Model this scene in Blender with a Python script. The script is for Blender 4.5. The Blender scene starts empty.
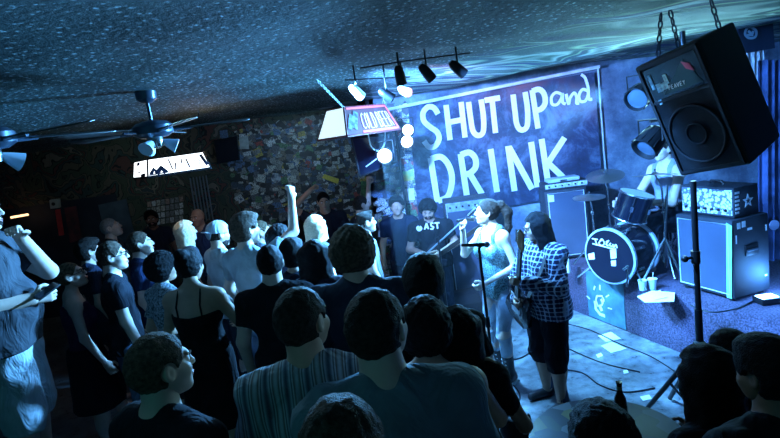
import bpy, bmesh, math, random
import numpy as np
from mathutils import Vector, Matrix, Euler, noise as mnoise
random.seed(7); rng = np.random.default_rng(7)
C = bpy.context.scene.collection
R = math.radians
# ---------------------------------------------------------------- camera
F = 520.0; CX, CY = 390.0, 219.0
CAM = Vector((0, 0, 2.35)); PIT = R(9.2); ROL = R(8.2)
_U0 = Vector((0, math.sin(PIT), math.cos(PIT))); _R0 = Vector((1, 0, 0)); FWD = Vector((0, math.cos(PIT), -math.sin(PIT)))
UPV = _U0*math.cos(ROL) + _R0*math.sin(ROL); RTV = _R0*math.cos(ROL) - _U0*math.sin(ROL)
def ray(x, y): return FWD + RTV*((x-CX)/F) - UPV*((y-CY)/F)
def G(x, y, z):
    d = ray(x, y); return CAM + d*((z-CAM.z)/d.z)
def P(x, y, Y):
    d = ray(x, y); return CAM + d*(Y/d.y)
cam_d = bpy.data.cameras.new('camera'); cam = bpy.data.objects.new('camera', cam_d); C.objects.link(cam)
cam_d.sensor_width = 36; cam_d.lens = F/780*36; cam_d.clip_start = 0.05
M3 = Matrix((RTV, UPV, -FWD)).transposed()
cam.matrix_world = Matrix.Translation(CAM) @ M3.to_4x4()
bpy.context.scene.camera = cam
# ---------------------------------------------------------------- materials
_mats = {}
def mat(name, col, rough=0.6, metal=0.0, var=0.0, vscale=8.0, bump=0.0, bscale=60.0, emit=None, es=0.0, spec=0.5, col2=None, trans=0.0):
    if name in _mats: return _mats[name]
    m = bpy.data.materials.new(name); m.use_nodes = True; nt = m.node_tree; b = nt.nodes['Principled BSDF']
    c = (*col, 1)
    b.inputs['Base Color'].default_value = c; b.inputs['Roughness'].default_value = rough; b.inputs['Metallic'].default_value = metal
    b.inputs['Specular IOR Level'].default_value = spec
    if trans: b.inputs['Transmission Weight'].default_value = trans
    tc = nt.nodes.new('ShaderNodeTexCoord')
    if var > 0 or col2:
        n = nt.nodes.new('ShaderNodeTexNoise'); n.inputs['Scale'].default_value = vscale; n.inputs['Detail'].default_value = 4
        nt.links.new(tc.outputs['Object'], n.inputs['Vector'])
        r = nt.nodes.new('ShaderNodeValToRGB'); r.color_ramp.elements[0].position = .35; r.color_ramp.elements[1].position = .65
        r.color_ramp.elements[0].color = (*[max(0, x*(1-var)) for x in col], 1)
        r.color_ramp.elements[1].color = (*(col2 if col2 else [min(1, x*(1+var)) for x in col]), 1)
        nt.links.new(n.outputs['Fac'], r.inputs['Fac']); nt.links.new(r.outputs['Color'], b.inputs['Base Color'])
    if bump > 0:
        n = nt.nodes.new('ShaderNodeTexNoise'); n.inputs['Scale'].default_value = bscale; n.inputs['Detail'].default_value = 3
        nt.links.new(tc.outputs['Object'], n.inputs['Vector'])
        bp = nt.nodes.new('ShaderNodeBump'); bp.inputs['Strength'].default_value = bump; bp.inputs['Distance'].default_value = .01
        nt.links.new(n.outputs['Fac'], bp.inputs['Height']); nt.links.new(bp.outputs['Normal'], b.inputs['Normal'])
    if emit:
        b.inputs['Emission Color'].default_value = (*emit, 1); b.inputs['Emission Strength'].default_value = es
    _mats[name] = m; return m
black_metal = mat('black metal', (.012,.012,.014), .4, .3)
chrome = mat('chrome', (.75,.78,.8), .22, 1.0)
white_p = mat('white paint', (.82,.84,.86), .5, var=.08)
black_p = mat('black plastic', (.012,.012,.015), .45, var=.3)
rubber = mat('rubber', (.01,.01,.01), .8)
# ---------------------------------------------------------------- object helpers
def empty(name, loc=(0,0,0), rz=0.0, rot=None):
    o = bpy.data.objects.new(name, None); C.objects.link(o); o.empty_display_size = .1
    o.location = loc; o.rotation_euler = rot if rot else (0,0,rz); return o
def tag(o, label=None, cat=None, group=None, kind=None):
    if label: o['label'] = label
    if cat: o['category'] = cat
    if group: o['group'] = group
    if kind: o['kind'] = kind
    return o
def thing(name, label, cat, loc=(0,0,0), rz=0.0, group=None, rot=None):
    return tag(empty(name, loc, rz, rot), label, cat, group)
def wmat(o):
    m = o.matrix_basis.copy()
    while o.parent: o = o.parent; m = o.matrix_basis @ m
    return m
class MB:
    """collects shapes for one mesh"""
    def __init__(s): s.v = []; s.f = []; s.mi = []; s.cur = 0
    def add(s, vs, fs):
        b = len(s.v); s.v += [tuple(v) for v in vs]; s.f += [tuple(b+i for i in f) for f in fs]; s.mi += [s.cur]*len(fs); return s
    def box(s, c, d, M=None):
        c = Vector(c); hx, hy, hz = d[0]/2, d[1]/2, d[2]/2
        vs = [Vector((x,y,z)) for z in (-hz,hz) for y in (-hy,hy) for x in (-hx,hx)]
        vs = [(M @ v if M else v)+c for v in vs]
        return s.add(vs, [(0,2,3,1),(4,5,7,6),(0,1,5,4),(2,6,7,3),(0,4,6,2),(1,3,7,5)])
    def tube(s, pts, r, n=10, cap=True):
        pts = [Vector(p) for p in pts]; rs = r if isinstance(r, (list, tuple)) else [r]*len(pts)
        vs = []; up = None
        for i, p in enumerate(pts):
            t = (pts[min(i+1,len(pts)-1)]-pts[max(i-1,0)]).normalized()
            if up is None: up = Vector((0,0,1)) if abs(t.z) < .9 else Vector((1,0,0))
            a = t.cross(up)
            if a.length < 1e-5: a = t.orthogonal()
            a.normalize(); b = a.cross(t).normalized(); up = b
            for k in range(n):
                q = 2*math.pi*k/n; vs.append(p + (a*math.cos(q)+b*math.sin(q))*rs[i])
        fs = [(i*n+k, i*n+(k+1)%n, (i+1)*n+(k+1)%n, (i+1)*n+k) for i in range(len(pts)-1) for k in range(n)]
        if cap: fs += [tuple(range(n-1,-1,-1)), tuple((len(pts)-1)*n+k for k in range(n))]
        return s.add(vs, fs)
    def lathe(s, prof, n=24, M=None, c=(0,0,0)):
        """prof: list of (r,z) along local z"""
        c = Vector(c); vs = []
        for r, z in prof:
            for k in range(n):
                q = 2*math.pi*k/n; v = Vector((r*math.cos(q), r*math.sin(q), z)); vs.append((M @ v if M else v)+c)
        fs = [(i*n+k, i*n+(k+1)%n, (i+1)*n+(k+1)%n, (i+1)*n+k) for i in range(len(prof)-1) for k in range(n)]
        fs += [tuple(range(n-1,-1,-1)), tuple((len(prof)-1)*n+k for k in range(n))]
        return s.add(vs, fs)
    def ball(s, c, r, n=10, M=None):
        rr = r if isinstance(r, (tuple, list)) else (r,r,r)
        c = Vector(c); vs = []; m = n
        for i in range(1, m):
            a = math.pi*i/m
            for k in range(2*n):
                q = math.pi*k/n; v = Vector((rr[0]*math.sin(a)*math.cos(q), rr[1]*math.sin(a)*math.sin(q), rr[2]*math.cos(a))); vs.append((M @ v if M else v)+c)
        N = 2*n
        fs = [(i*N+k, i*N+(k+1)%N, (i+1)*N+(k+1)%N, (i+1)*N+k) for i in range(m-2) for k in range(N)]
        fs += [tuple(range(N)), tuple((m-2)*N+k for k in range(N-1,-1,-1))]
        return s.add(vs, fs)
    def prism(s, poly, t):
        """poly: 3-D points of a flat outline; t: thickness vector"""
        n = len(poly); t = Vector(t); vs = [Vector(p) for p in poly] + [Vector(p)+t for p in poly]
        return s.add(vs, [tuple(range(n-1,-1,-1)), tuple(range(n,2*n))] + [(i,(i+1)%n,n+(i+1)%n,n+i) for i in range(n)])
    def torus(s, c, Rr, r, M=None, n=28, k=8):
        c = Vector(c); vs = []
        for i in range(n):
            a = 2*math.pi*i/n
            for j in range(k):
                b = 2*math.pi*j/k; v = Vector(((Rr+r*math.cos(b))*math.cos(a), (Rr+r*math.cos(b))*math.sin(a), r*math.sin(b))); vs.append((M @ v if M else v)+c)
        return s.add(vs, [(i*k+j, ((i+1)%n)*k+j, ((i+1)%n)*k+(j+1)%k, i*k+(j+1)%k) for i in range(n) for j in range(k)])
    def build(s, name, m, parent=None, world=False, bevel=0.0, smooth=True, split=True):
        me = bpy.data.meshes.new(name)
        vs = s.v
        if world and parent:
            I = wmat(parent).inverted(); vs = [tuple(I @ Vector(v)) for v in vs]
        me.from_pydata(vs, [], s.f)
        for mm in (m if isinstance(m, list) else [m]): me.materials.append(mm)
        if isinstance(m, list):
            for p, i in zip(me.polygons, s.mi): p.material_index = i
        bm = bmesh.new(); bm.from_mesh(me); bmesh.ops.recalc_face_normals(bm, faces=bm.faces)
        if bevel: bmesh.ops.bevel(bm, geom=[e for e in bm.edges if len(e.link_faces)==2 and e.calc_face_angle(0)>.6], offset=bevel, segments=2, affect='EDGES', profile=.5)
        bm.to_mesh(me); bm.free()
        if smooth:
            me.shade_smooth()
            try: me.set_sharp_from_angle(angle=R(38))
            except Exception: pass
        o = bpy.data.objects.new(name, me); C.objects.link(o)
        if parent: o.parent = parent
        return o
def rotm(rx=0, ry=0, rz=0): return Euler((rx,ry,rz)).to_matrix()
def zto(d):
    return Vector((0,0,1)).rotation_difference(Vector(d).normalized()).to_matrix()
def copy_tree(o, parent=None):
    c = o.copy(); C.objects.link(c); c.parent = parent
    for ch in list(o.children): copy_tree(ch, c)
    return c
# ---------------------------------------------------------------- distance-field modelling for bodies and cloth
def ccone(a, b, ra, rb, k=.03, flat=False, op='u', sq=None):
    return dict(t='c', a=np.array(a, float), b=np.array(b, float), ra=ra, rb=rb, k=k, flat=flat, op=op, sq=sq)
def ell(c, r, M=None, k=.03, op='u'):
    return dict(t='e', c=np.array(c, float), r=np.array(r, float), M=None if M is None else np.array(M), k=k, op=op)
def field(prims, lo, hi, res, disp=None, clips=()):
    lo = np.array(lo); hi = np.array(hi); n = np.maximum(np.ceil((hi-lo)/res).astype(int)+1, 4)
    ax = [lo[i]+res*np.arange(n[i]) for i in range(3)]
    Fd = np.full(n, 1.0, np.float32)
    for p in prims:
        if p['t'] == 'c':
            pl = np.minimum(p['a']-p['ra'], p['b']-p['rb']); ph = np.maximum(p['a']+p['ra'], p['b']+p['rb'])
        else:
            m = p['r'].max() if p['M'] is not None else p['r']; pl = p['c']-m; ph = p['c']+m
        pad = p['k'] + 3*res
        i0 = np.clip(np.floor((pl-pad-lo)/res).astype(int), 0, n); i1 = np.clip(np.ceil((ph+pad-lo)/res).astype(int)+1, 0, n)
        if (i1 <= i0).any(): continue
        sl = tuple(slice(i0[i], i1[i]) for i in range(3))
        X, Y, Z = np.meshgrid(ax[0][sl[0]], ax[1][sl[1]], ax[2][sl[2]], indexing='ij')
        if p['t'] == 'c':
            ba = p['b']-p['a']; L2 = max(ba @ ba, 1e-9)
            dx, dy, dz = X-p['a'][0], Y-p['a'][1], Z-p['a'][2]
            t0 = (dx*ba[0]+dy*ba[1]+dz*ba[2])/L2; t = np.clip(t0, 0, 1)
            ex, ey, ez = dx-t*ba[0], dy-t*ba[1], dz-t*ba[2]
            if p['sq']: ey = ey/p['sq']
            rr = p['ra']+t*(p['rb']-p['ra']); d = np.sqrt(ex*ex+ey*ey+ez*ez)-rr
            if p['flat']: d = np.maximum(np.sqrt(np.maximum((dx-t0*ba[0])**2+((dy-t0*ba[1])/(p['sq'] or 1))**2+(dz-t0*ba[2])**2, 0))-rr, (np.abs(t0-.5)-.5)*math.sqrt(L2))
        else:
            q = [X-p['c'][0], Y-p['c'][1], Z-p['c'][2]]
            if p['M'] is not None:
                Mi = p['M'].T; q = [Mi[i][0]*q[0]+Mi[i][1]*q[1]+Mi[i][2]*q[2] for i in range(3)]
            r = p['r']; k0 = np.sqrt((q[0]/r[0])**2+(q[1]/r[1])**2+(q[2]/r[2])**2); k1 = np.sqrt((q[0]/r[0]**2)**2+(q[1]/r[1]**2)**2+(q[2]/r[2]**2)**2)+1e-9
            d = k0*(k0-1)/k1
        S = Fd[sl]; k = p['k']
        if p['op'] == 'u':
            h = np.maximum(k-np.abs(S-d), 0)/k; Fd[sl] = np.minimum(S, d)-h*h*k*.25
        else:
            d = -d; h = np.maximum(k-np.abs(S-d), 0)/k; Fd[sl] = np.maximum(S, d)+h*h*k*.25
    if disp or clips:
        X, Y, Z = np.meshgrid(*ax, indexing='ij')
        if disp: Fd = Fd + disp(X, Y, Z)
        for c in clips: Fd = np.maximum(Fd, c(X, Y, Z))
    return Fd, lo, res
def nets(Fd, lo, res):
    n = np.array(Fd.shape); ins = Fd < 0
    c = np.zeros(n-1, int)
    for i in (0,1):
        for j in (0,1):
            for k in (0,1): c += ins[i:n[0]-1+i, j:n[1]-1+j, k:n[2]-1+k]
    act = (c > 0) & (c < 8); idx = np.full(n-1, -1, int); cells = np.argwhere(act); idx[act] = np.arange(len(cells))
    acc = np.zeros((len(cells), 3)); cnt = np.zeros(len(cells))
    cor = [(i,j,k) for i in (0,1) for j in (0,1) for k in (0,1)]
    val = {q: Fd[cells[:,0]+q[0], cells[:,1]+q[1], cells[:,2]+q[2]] for q in cor}
    for a in cor:
        for ax in range(3):
            if a[ax]: continue
            b = list(a); b[ax] = 1; b = tuple(b); va, vb = val[a], val[b]
            m = (va < 0) != (vb < 0); t = np.where(m, va/np.where(m, va-vb, 1), 0)
            pt = np.array(a, float)[None,:].repeat(len(cells), 0); pt[:,ax] += t
            acc[m] += pt[m]; cnt[m] += 1
    V = lo + res*(cells + acc/np.maximum(cnt,1)[:,None])
    faces = []
    for ax in range(3):
        u, v = (ax+1)%3, (ax+2)%3
        A = ins.take(range(0,n[ax]-1), ax); B = ins.take(range(1,n[ax]), ax)
        e = np.argwhere(A != B); e = e[(e[:,u]>0)&(e[:,v]>0)&(e[:,u]<n[u]-1)&(e[:,v]<n[v]-1)]
        if not len(e): continue
        s = A[e[:,0],e[:,1],e[:,2]]
        def g(du, dv):
            q = e.copy(); q[:,u] -= du; q[:,v] -= dv; return idx[q[:,0],q[:,1],q[:,2]]
        Q = np.stack([g(1,1), g(0,1), g(0,0), g(1,0)], 1); Q[~s] = Q[~s][:,::-1]; faces.append(Q)
    Fc = np.concatenate(faces) if faces else np.zeros((0,4), int)
    return V, Fc[(Fc >= 0).all(1)]
def sdf_mesh(prims, res, disp=None, clips=(), M=None, off=None, pad=.03):
    los = []; his = []
    for p in prims:
        if p['op'] != 'u': continue
        if p['t'] == 'c': los.append(np.minimum(p['a']-p['ra'], p['b']-p['rb'])); his.append(np.maximum(p['a']+p['ra'], p['b']+p['rb']))
        else:
            m = p['r'].max() if p['M'] is not None else p['r']; los.append(p['c']-m); his.append(p['c']+m)
    V, Fc = nets(*field(prims, np.min(los,0)-pad, np.max(his,0)+pad, res, disp, clips))
    if M is not None: V = V @ np.array(M).T
    if off is not None: V = V + np.array(off)
    return V, Fc
def np_obj(name, parts, m, parent=None):
    vs = []; fs = []; b = 0
    for V, Fc in parts:
        vs.append(V); fs.append(Fc+b); b += len(V)
    V = np.concatenate(vs); Fc = np.concatenate(fs)
    me = bpy.data.meshes.new(name); me.vertices.add(len(V)); me.vertices.foreach_set('co', V.astype(np.float32).ravel())
    me.loops.add(len(Fc)*4); me.loops.foreach_set('vertex_index', Fc.astype(np.int32).ravel())
    me.polygons.add(len(Fc)); me.polygons.foreach_set('loop_start', np.arange(0, len(Fc)*4, 4, dtype=np.int32))
    me.update(calc_edges=True); me.validate(); me.shade_smooth(); me.materials.append(m)
    o = bpy.data.objects.new(name, me); C.objects.link(o)
    if parent: o.parent = parent
    return o
def folds(amp, seed, fr=1.0):
    ph = np.random.default_rng(seed).uniform(0, 6.28, 9)
    def f(X, Y, Z):
        w = .35*np.sin(7*fr*Z+ph[0]+4*X)+.3*np.sin(9*fr*X+ph[1])
        a = np.sin(26*fr*(X*.9+Z*.45)+5*w+ph[2]+9*Y)+.7*np.sin(34*fr*(Z*.8-X*.6+Y*.5)+6*w+ph[3])+.4*np.sin(60*fr*(X+Y*.7)+4*w+ph[4]+14*Z)
        return amp*a
    return f
def grain(amp, fr, seed):
    ph = np.random.default_rng(seed).uniform(0, 6.28, 9)
    def f(X, Y, Z):
        return amp*(np.sin(fr*X+ph[0]+1.5*np.sin(fr*.6*Y+ph[1]))*np.sin(fr*Y+ph[2]+1.5*np.sin(fr*.7*Z))+.6*np.sin(fr*1.1*Z+ph[3]+2*np.sin(fr*.8*X+ph[4])))
    return f
# ---------------------------------------------------------------- people
SKIN = {k: mat('skin '+k, c, .55, var=.06, vscale=20, spec=.4) for k, c in dict(pale=(.72,.52,.42), fair=(.62,.42,.33), tan=(.42,.26,.18), brown=(.2,.11,.07)).items()}
def hairmat(name, col): return mat('hair '+name, col, .7, var=.5 if col[0] < .2 else .15, vscale=60, bump=.9 if col[0] < .2 else .5, bscale=190, spec=.16)
HAIR = dict(black=hairmat('black',(.004,.004,.005)), dark=hairmat('dark',(.025,.019,.016)), brown=hairmat('brown',(.09,.06,.042)), light=hairmat('light brown',(.13,.09,.055)), blonde=hairmat('blonde',(.75,.62,.42)), grey=hairmat('grey',(.3,.29,.28)))
def cloth(name, col, var=.12, vscale=9, bump=.25):
    name = 'cloth '+name
    if name in _mats: return _mats[name]
    m = mat(name, col, .9, var=var, vscale=vscale, spec=.15); creases(m); return m
def creases(m, strength=.8):
    nt = m.node_tree; b = nt.nodes['Principled BSDF']; tc = nt.nodes.new('ShaderNodeTexCoord')
    mp = nt.nodes.new('ShaderNodeMapping'); mp.inputs['Scale'].default_value = (1.3,1.3,.7); nt.links.new(tc.outputs['Object'], mp.inputs[0])
    n = nt.nodes.new('ShaderNodeTexNoise'); n.inputs['Scale'].default_value = 5.5; n.inputs['Detail'].default_value = 3; n.inputs['Distortion'].default_value = 1.6; nt.links.new(mp.outputs[0], n.inputs['Vector'])
    bp = nt.nodes.new('ShaderNodeBump'); bp.inputs['Strength'].default_value = strength; bp.inputs['Distance'].default_value = .045
    nt.links.new(n.outputs['Fac'], bp.inputs['Height']); nt.links.new(bp.outputs['Normal'], b.inputs['Normal'])
eye_w = mat('eye white', (.7,.7,.7), .25); iris = mat('iris', (.03,.02,.015), .2); lipm = mat('lip', (.35,.13,.12), .45)
def finger_chain(base, d, n, L, r, curl):
    """three bones curling from d towards n"""
    out = []; p = Vector(base); d = Vector(d); ax = d.cross(n).normalized()
    for i, (f, c) in enumerate(((.45, .75), (.3, 1.0), (.25, .8))):
        d = (Matrix.Rotation(curl*c, 3, ax) @ d).normalized(); q = p + d*(L*f)
        out.append(ccone(p, q, r*(1-.08*i), r*(.93-.08*i), k=.004)); p = q
    return out
def hand_mesh(w, d, n, side, curl, s=1.0, res=.005, k=1.0):
    """w wrist, d direction of the hand, n the way the palm faces, side = +1 when the thumb lies along d x n"""
    w = Vector(w); d = Vector(d).normalized(); n = Vector(n); n = (n - d*n.dot(d)).normalized(); l = d.cross(n)*side
    pr = [ccone(w-d*.045*s, w+d*.02*s, .027*s, .026*s, k=.02)]
    for j, x in enumerate((.027, .009, -.009, -.026)):
        pr.append(ccone(w+d*.015*s+l*x*.55*s, w+d*.085*s+l*x*s, .016*s, .0125*s, k=.014))
    for j, (x, L) in enumerate(((.028,.072), (.0095,.08), (-.0095,.075), (-.027,.058))):
        dd = (d + l*x*1.2).normalized()
        pr += finger_chain(w+d*.088*s+l*x*s, dd, n, L*s, .0088*s, curl*(1+.06*j))
    tb = w+d*.022*s+l*.026*s; t1 = tb+(d*.55+l*.75+n*.3).normalized()*.038*s
    t2 = t1+(d*.85+l*(.35-.35*curl)+n*(.15+.5*curl)).normalized()*.032*s; t3 = t2+(d*.8+l*(.1-.7*curl)+n*(.2+.5*curl)).normalized()*.026*s
    pr += [ccone(tb, t1, .014*s, .0115*s, k=.012), ccone(t1, t2, .0108*s, .0098*s, k=.004), ccone(t2, t3, .0098*s, .0085*s, k=.004)]
    return sdf_mesh(pr, res, pad=.02)
def head_prims(sex, fat=1.0):
    j = 1.0 if sex == 'm' else .9
    return [ell((0,-.012,.022), (.077,.096,.098), k=.02), ell((0,.03,-.045), (.060*j*fat,.064,.066), k=.035), ell((0,.072,-.088), (.026*j,.02,.018), k=.03),
      ell((.038,.055,-.02), (.028*fat,.03,.028), k=.02), ell((-.038,.055,-.02), (.028*fat,.03,.028), k=.02),
      ell((0,.078,.034), (.052,.016,.013), k=.016),
      ell((.031,.098,.010), (.019,.016,.0125), k=.012, op='s'), ell((-.031,.098,.010), (.019,.016,.0125), k=.012, op='s'),
      ell((.031,.076,.009), (.0145,.014,.012), k=.006), ell((-.031,.076,.009), (.0145,.014,.012), k=.006),
      ccone((0,.088,.022), (0,.108,-.016), .009, .0125, k=.010), ell((.011,.097,-.019), (.009,.01,.008), k=.006), ell((-.011,.097,-.019), (.009,.01,.008), k=.006),
      ell((0,.090,-.046), (.023,.011,.0065), k=.006), ell((0,.087,-.058), (.020,.011,.0075), k=.006), ell((0,.103,-.0515), (.022,.01,.002), k=.003, op='s'),
      ell((.079,-.008,.0), (.009,.021,.032), M=rotm(.2,0,.35), k=.008), ell((-.079,-.008,.0), (.009,.021,.032), M=rotm(.2,0,-.35), k=.008),
      ell((.088,-.002,.002), (.006,.011,.018), k=.004, op='s'), ell((-.088,-.002,.002), (.006,.011,.018), k=.004, op='s')]
HB = dict(  # hairline height in front, thickness, extras
  short=(.085,.009), thick=(.08,.026), curly=(.07,.034), long=(.085,.018), pony=(.085,.010), buzz=(.085,.004), bun=(.08,.014), side=(.085,.02), fade=(.09,.006))
def hair_mesh(style, sex, seed, res, length=.3):
    line, th = HB.get(style, (.085,.012))
    pr = [ell((0,-.014,.026), (.078+th,.097+th,.099+th), k=.02)]
    nape = -.075 if sex == 'm' else -.09
    if style in ('curly',): pr += [ell((.04,-.05,.02), (.075,.075,.1), k=.03), ell((-.04,-.05,.02), (.075,.075,.1), k=.03)]
    if style == 'thick': pr += [ell((.015,.03,.105), (.07,.075,.035), k=.03)]
    if style == 'mohawk': pr = [ell((0,-.01,.03), (.081,.1,.102), k=.02), ccone((0,.06,.115), (0,-.09,.1), .022, .022, k=.02)]
    d = grain(.0020 if style not in ('curly',) else .0040, 130, seed)
    # face opening: in front of a surface that runs from the hairline over the temples to behind the ears
    def face(X, Y, Z):
        lim = np.where(Z > .03, .052+.0*Z + (Z-.03)*.5, .052-(.03-Z)*1.0); lim = np.maximum(lim, -.012)
        lim = np.where(Z > line, .2, lim)
        return (Y-lim)*.7
    def ears(X, Y, Z): return .034-np.sqrt((np.abs(X)-.088)**2+(Y+.004)**2+(Z*.85)**2)
    clips = [face] + ([ears] if style not in ('curly','bun') else [])
    if style in ('long', 'side'):
        for x in (-.06, -.03, 0, .03, .06):
            pr.append(ccone((x*1.1,-.06+abs(x)*.5,.03), (x*1.45,-.085+abs(x)*.45,-length), .052, .040, k=.05))
        for sx in (-1, 1):
            for yy in (-.045, -.012, .018): pr.append(ccone((sx*.076,yy,.03), (sx*.09,yy*1.1,-length*(.9-abs(yy+.03)*4)), .034, .024, k=.04))
        if style == 'side': pr.append(ccone((.075,.035,.04), (.085,.05,-.12), .026, .018, k=.03))
        d = grain(.003, 75, seed)
        clips = [lambda X,Y,Z: np.where((Z<line)&(np.abs(X)<.075), (Y-.05+np.maximum(0,.03-Z)*.35), -1.0)*.7]
    else:
        clips.append(lambda X,Y,Z: (nape-Z)*.8 - .0*Y + np.where(Y>-.03, (Y+.03)*.9, 0)*(1.0 if style!='bun' else .6))
    if style == 'pony':
        pr += [ell((0,-.115,.075), (.03,.03,.03), k=.02), ccone((0,-.13,.08), (0,-.19,.0), .034, .042, k=.03), ccone((0,-.19,.0), (.01,-.2,-.14), .042, .03, k=.03), ccone((.01,-.2,-.14), (0,-.19,-.24), .03, .008, k=.03)]
        clips = [face, lambda X,Y,Z: np.where(Y>-.13, (nape-Z)*.8+np.where(Y>-.03,(Y+.03)*.9,0), -1)]
    if style == 'bun': pr += [ell((0,-.1,.1), (.05,.045,.042), k=.02)]
    return sdf_mesh(pr, res, disp=d, clips=clips)
def cap_mesh(res, back=True):
    pr = [ell((0,-.012,.03), (.094,.113,.110), k=.01), ell((0,-.012,.133), (.012,.012,.006), k=.004)]
    y = -1 if back else 1
    pr.append(ell((0, y*.115, .028), (.06,.055,.008), M=rotm(.15*y,0,0), k=.008))
    return sdf_mesh(pr, res, clips=[lambda X,Y,Z: np.where(np.abs(Y)<.096, (.02-Z)+.0*X, -1)])
ARMS = dict(down=((.25,-.03,1.15),(.27,.07,.92)), bent=((.26,-.04,1.16),(.15,.22,1.17)), raise_=((.27,.06,1.66),(.24,.05,1.93)), folded=((.25,.05,1.17),(.02,.2,1.2)), hip=((.33,-.08,1.2),(.2,-.02,1.02)), face=((.22,.16,1.2),(.08,.17,1.47)), up_bent=((.4,.0,1.58),(.18,.0,1.78)))
PEOPLE = []
def person(label, hp=None, H=1.75, yaw=0, sex='m', w=1.0, skin='fair', hair=('short','dark'), hyaw=0, hpitch=0, htilt=0, lean=0, side=0, la='down', ra='down', lh=.5, rh=.5,
           shirt=('tee', (.03,.03,.035)), pants=('long', (.02,.025,.04)), z0=0.0, res=.014, hres=.0065, belly=0.0, seed=None, face=False, beard=False, seated=None, legs=None, hn=None, hlen=.3, loc=None, ease=.012, glasses=False, feet=False, name='person', ln=None, rn=None, smat=None, pmat=None, cap=None, brows=True):
    seed = seed if seed is not None else len(PEOPLE)+1
    s = H/1.75
    if loc is None:
        g = G(hp[0], hp[1], z0+H-(seated or 0)*s); loc = (g.x, g.y, z0)
    root = thing(name, label, 'person', loc, R(yaw)); PEOPLE.append(root)
    sw = .175 if sex == 'm' else .150; sw *= (.5+.5*w)
    up = Matrix.Rotation(-R(lean), 3, 'X') @ Matrix.Rotation(R(side), 3, 'Y'); piv = Vector((0,0,.93)); dz = Vector((0,0,-(seated or 0)))
    def T(p): return ((up @ (Vector(p)-piv))+piv+dz)*s
    def D(p): return (Vector(p)+dz)*s
    upn = np.array(up)
    def E(c, r, k=.04, **kw): return ell(T(c), np.array(r)*s, M=upn, k=k*s, **kw)
    def arm(a, sx):
        a = ARMS[a] if isinstance(a, str) else a
        return [T((sx*sw, 0, 1.40)), T((sx*a[0][0], a[0][1], a[0][2])), T((sx*a[1][0], a[1][1], a[1][2]))]
    AR = {1: arm(ra, 1), -1: arm(la, -1)}
    am = (1.0 if sex == 'm' else .82)*(.4+.6*w)
    tw = w*(1.0 if sex == 'm' else .9)
    def torso(e=0.0):
        pr = [ccone(T((-sw+.02,0,1.395)), T((sw-.02,0,1.395)), (.054+e)*s, (.054+e)*s, k=.05), ccone(T((-.04,-.015,1.47)), T((-sw+.05,-.005,1.425)), (.045+e)*s, (.045+e)*s, k=.05), ccone(T((.04,-.015,1.47)), T((sw-.05,-.005,1.425)), (.045+e)*s, (.045+e)*s, k=.05), E((0,.0,1.29), (.150*tw+e,.105*(.6+.4*w)+e,.17+e)), E((0,.012+belly*.5,1.08), (.135*tw+e+belly*.3,.098*(.5+.5*w)+e+belly,.17+e)),
              E((0,-.005,.94), (.155*tw+e,.112*(.5+.5*w)+e,.12+e))]
        if sex == 'f': pr += [E((.07,.085,1.27), (.062+e,.058+e,.062+e), k=.03), E((-.07,.085,1.27), (.062+e,.058+e,.062+e), k=.03)]
        return pr
    def armp(e=0.0, upto=2, cut=1.0, flat=False):
        out = []
        for sx, (sh, el, wr) in AR.items():
            out.append(ell(sh, [(.056*am+.008+e)*s]*3, k=.04))
            q = el if upto > 1 else sh.lerp(el, cut)
            out.append(ccone(sh, q, (.05*am+e*1.15)*s, (.041*am+e*(1.5 if upto == 1 else 1))*s, k=.03, flat=(upto == 1)))
            if upto > 1:
                q2 = el.lerp(wr, cut); out.append(ccone(el, q2, (.041*am+e)*s, (.029*am+e*(1.3 if flat else 1))*s, k=.02 , flat=False))
        return out
    if seated: LG = {sx: [D((sx*.1,0,.93)), Vector((sx*.17,.42,.49))*s, Vector((sx*.16,.43,.1))*s] for sx in (1,-1)}
    else: LG = {sx: [D((sx*.088,0,.91)), D((sx*.105,.02,.5)), D((sx*.115,-.02,.09))] for sx in (1,-1)}
    if legs: LG = {sx: [D(q) for q in legs[sx]] for sx in (1,-1)}
    lm = (.3+.7*w)*(1.0 if sex == 'm' else .95)
    def legp(e=0.0, cut=1.0, upto=2):
        out = []
        for sx, (h, kn, an) in LG.items():
            q = kn if upto > 1 else h.lerp(kn, cut)
            out.append(ccone(h, q, (.085*lm+e)*s, (.056*lm+e*1.3)*s, k=.03, flat=(upto == 1)))
            if upto > 1:
                q2 = kn.lerp(an, cut); r1 = .056*lm; r2 = .038*lm
                out.append(ccone(kn, q2, (r1+e)*s, (r1+(r2-r1)*cut+e*1.1)*s, k=.03, flat=cut < 1.0))
                if e == 0: 
                    m = kn.lerp(an, .3)-Vector((0,.02,0)); out.append(ell(m, (.048*lm*s,.05*lm*s,.11*s), k=.03))
        return out
    # head placement
    Rh = (up @ Matrix.Rotation(R(hyaw), 3, 'Z') @ Matrix.Rotation(R(hpitch), 3, 'X') @ Matrix.Rotation(R(htilt), 3, 'Y'))
    nb = T((0,-.002,1.475)); hc = T((0,.03,1.622)) + (Rh @ Vector((0,0,.0)))
    nk = .058*(.6+.4*w) if sex == 'm' else .044
    hs = s*(.98 if sex == 'm' else .95)
    hv, hf = sdf_mesh(head_prims(sex, 1+.5*(w-1)), hres); hv = hv*hs @ np.array(Rh).T + np.array(hc)
    neck = [ccone(nb, hc+Rh @ Vector((0,-.022,-.035))*s, nk*s*1.08, nk*s, k=.03), ccone(T((0,-.01,1.46)), T((0,0,1.40)), .05*s, .05*s, k=.04)]
    bp = torso()+armp()+legp()+neck
    for sx, (h, kn, an) in LG.items():
        d = (an-kn); f = Vector((sx*.15,1,0)); 
        bp += [ccone(an, an+Vector((0,-.02,-.05))*s, .036*s, .036*s, k=.02), ccone(an+Vector((0,-.03,-.05))*s, an+(f*.16+Vector((0,0,-.062)))*s, .036*s, .026*s, k=.03)]
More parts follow.
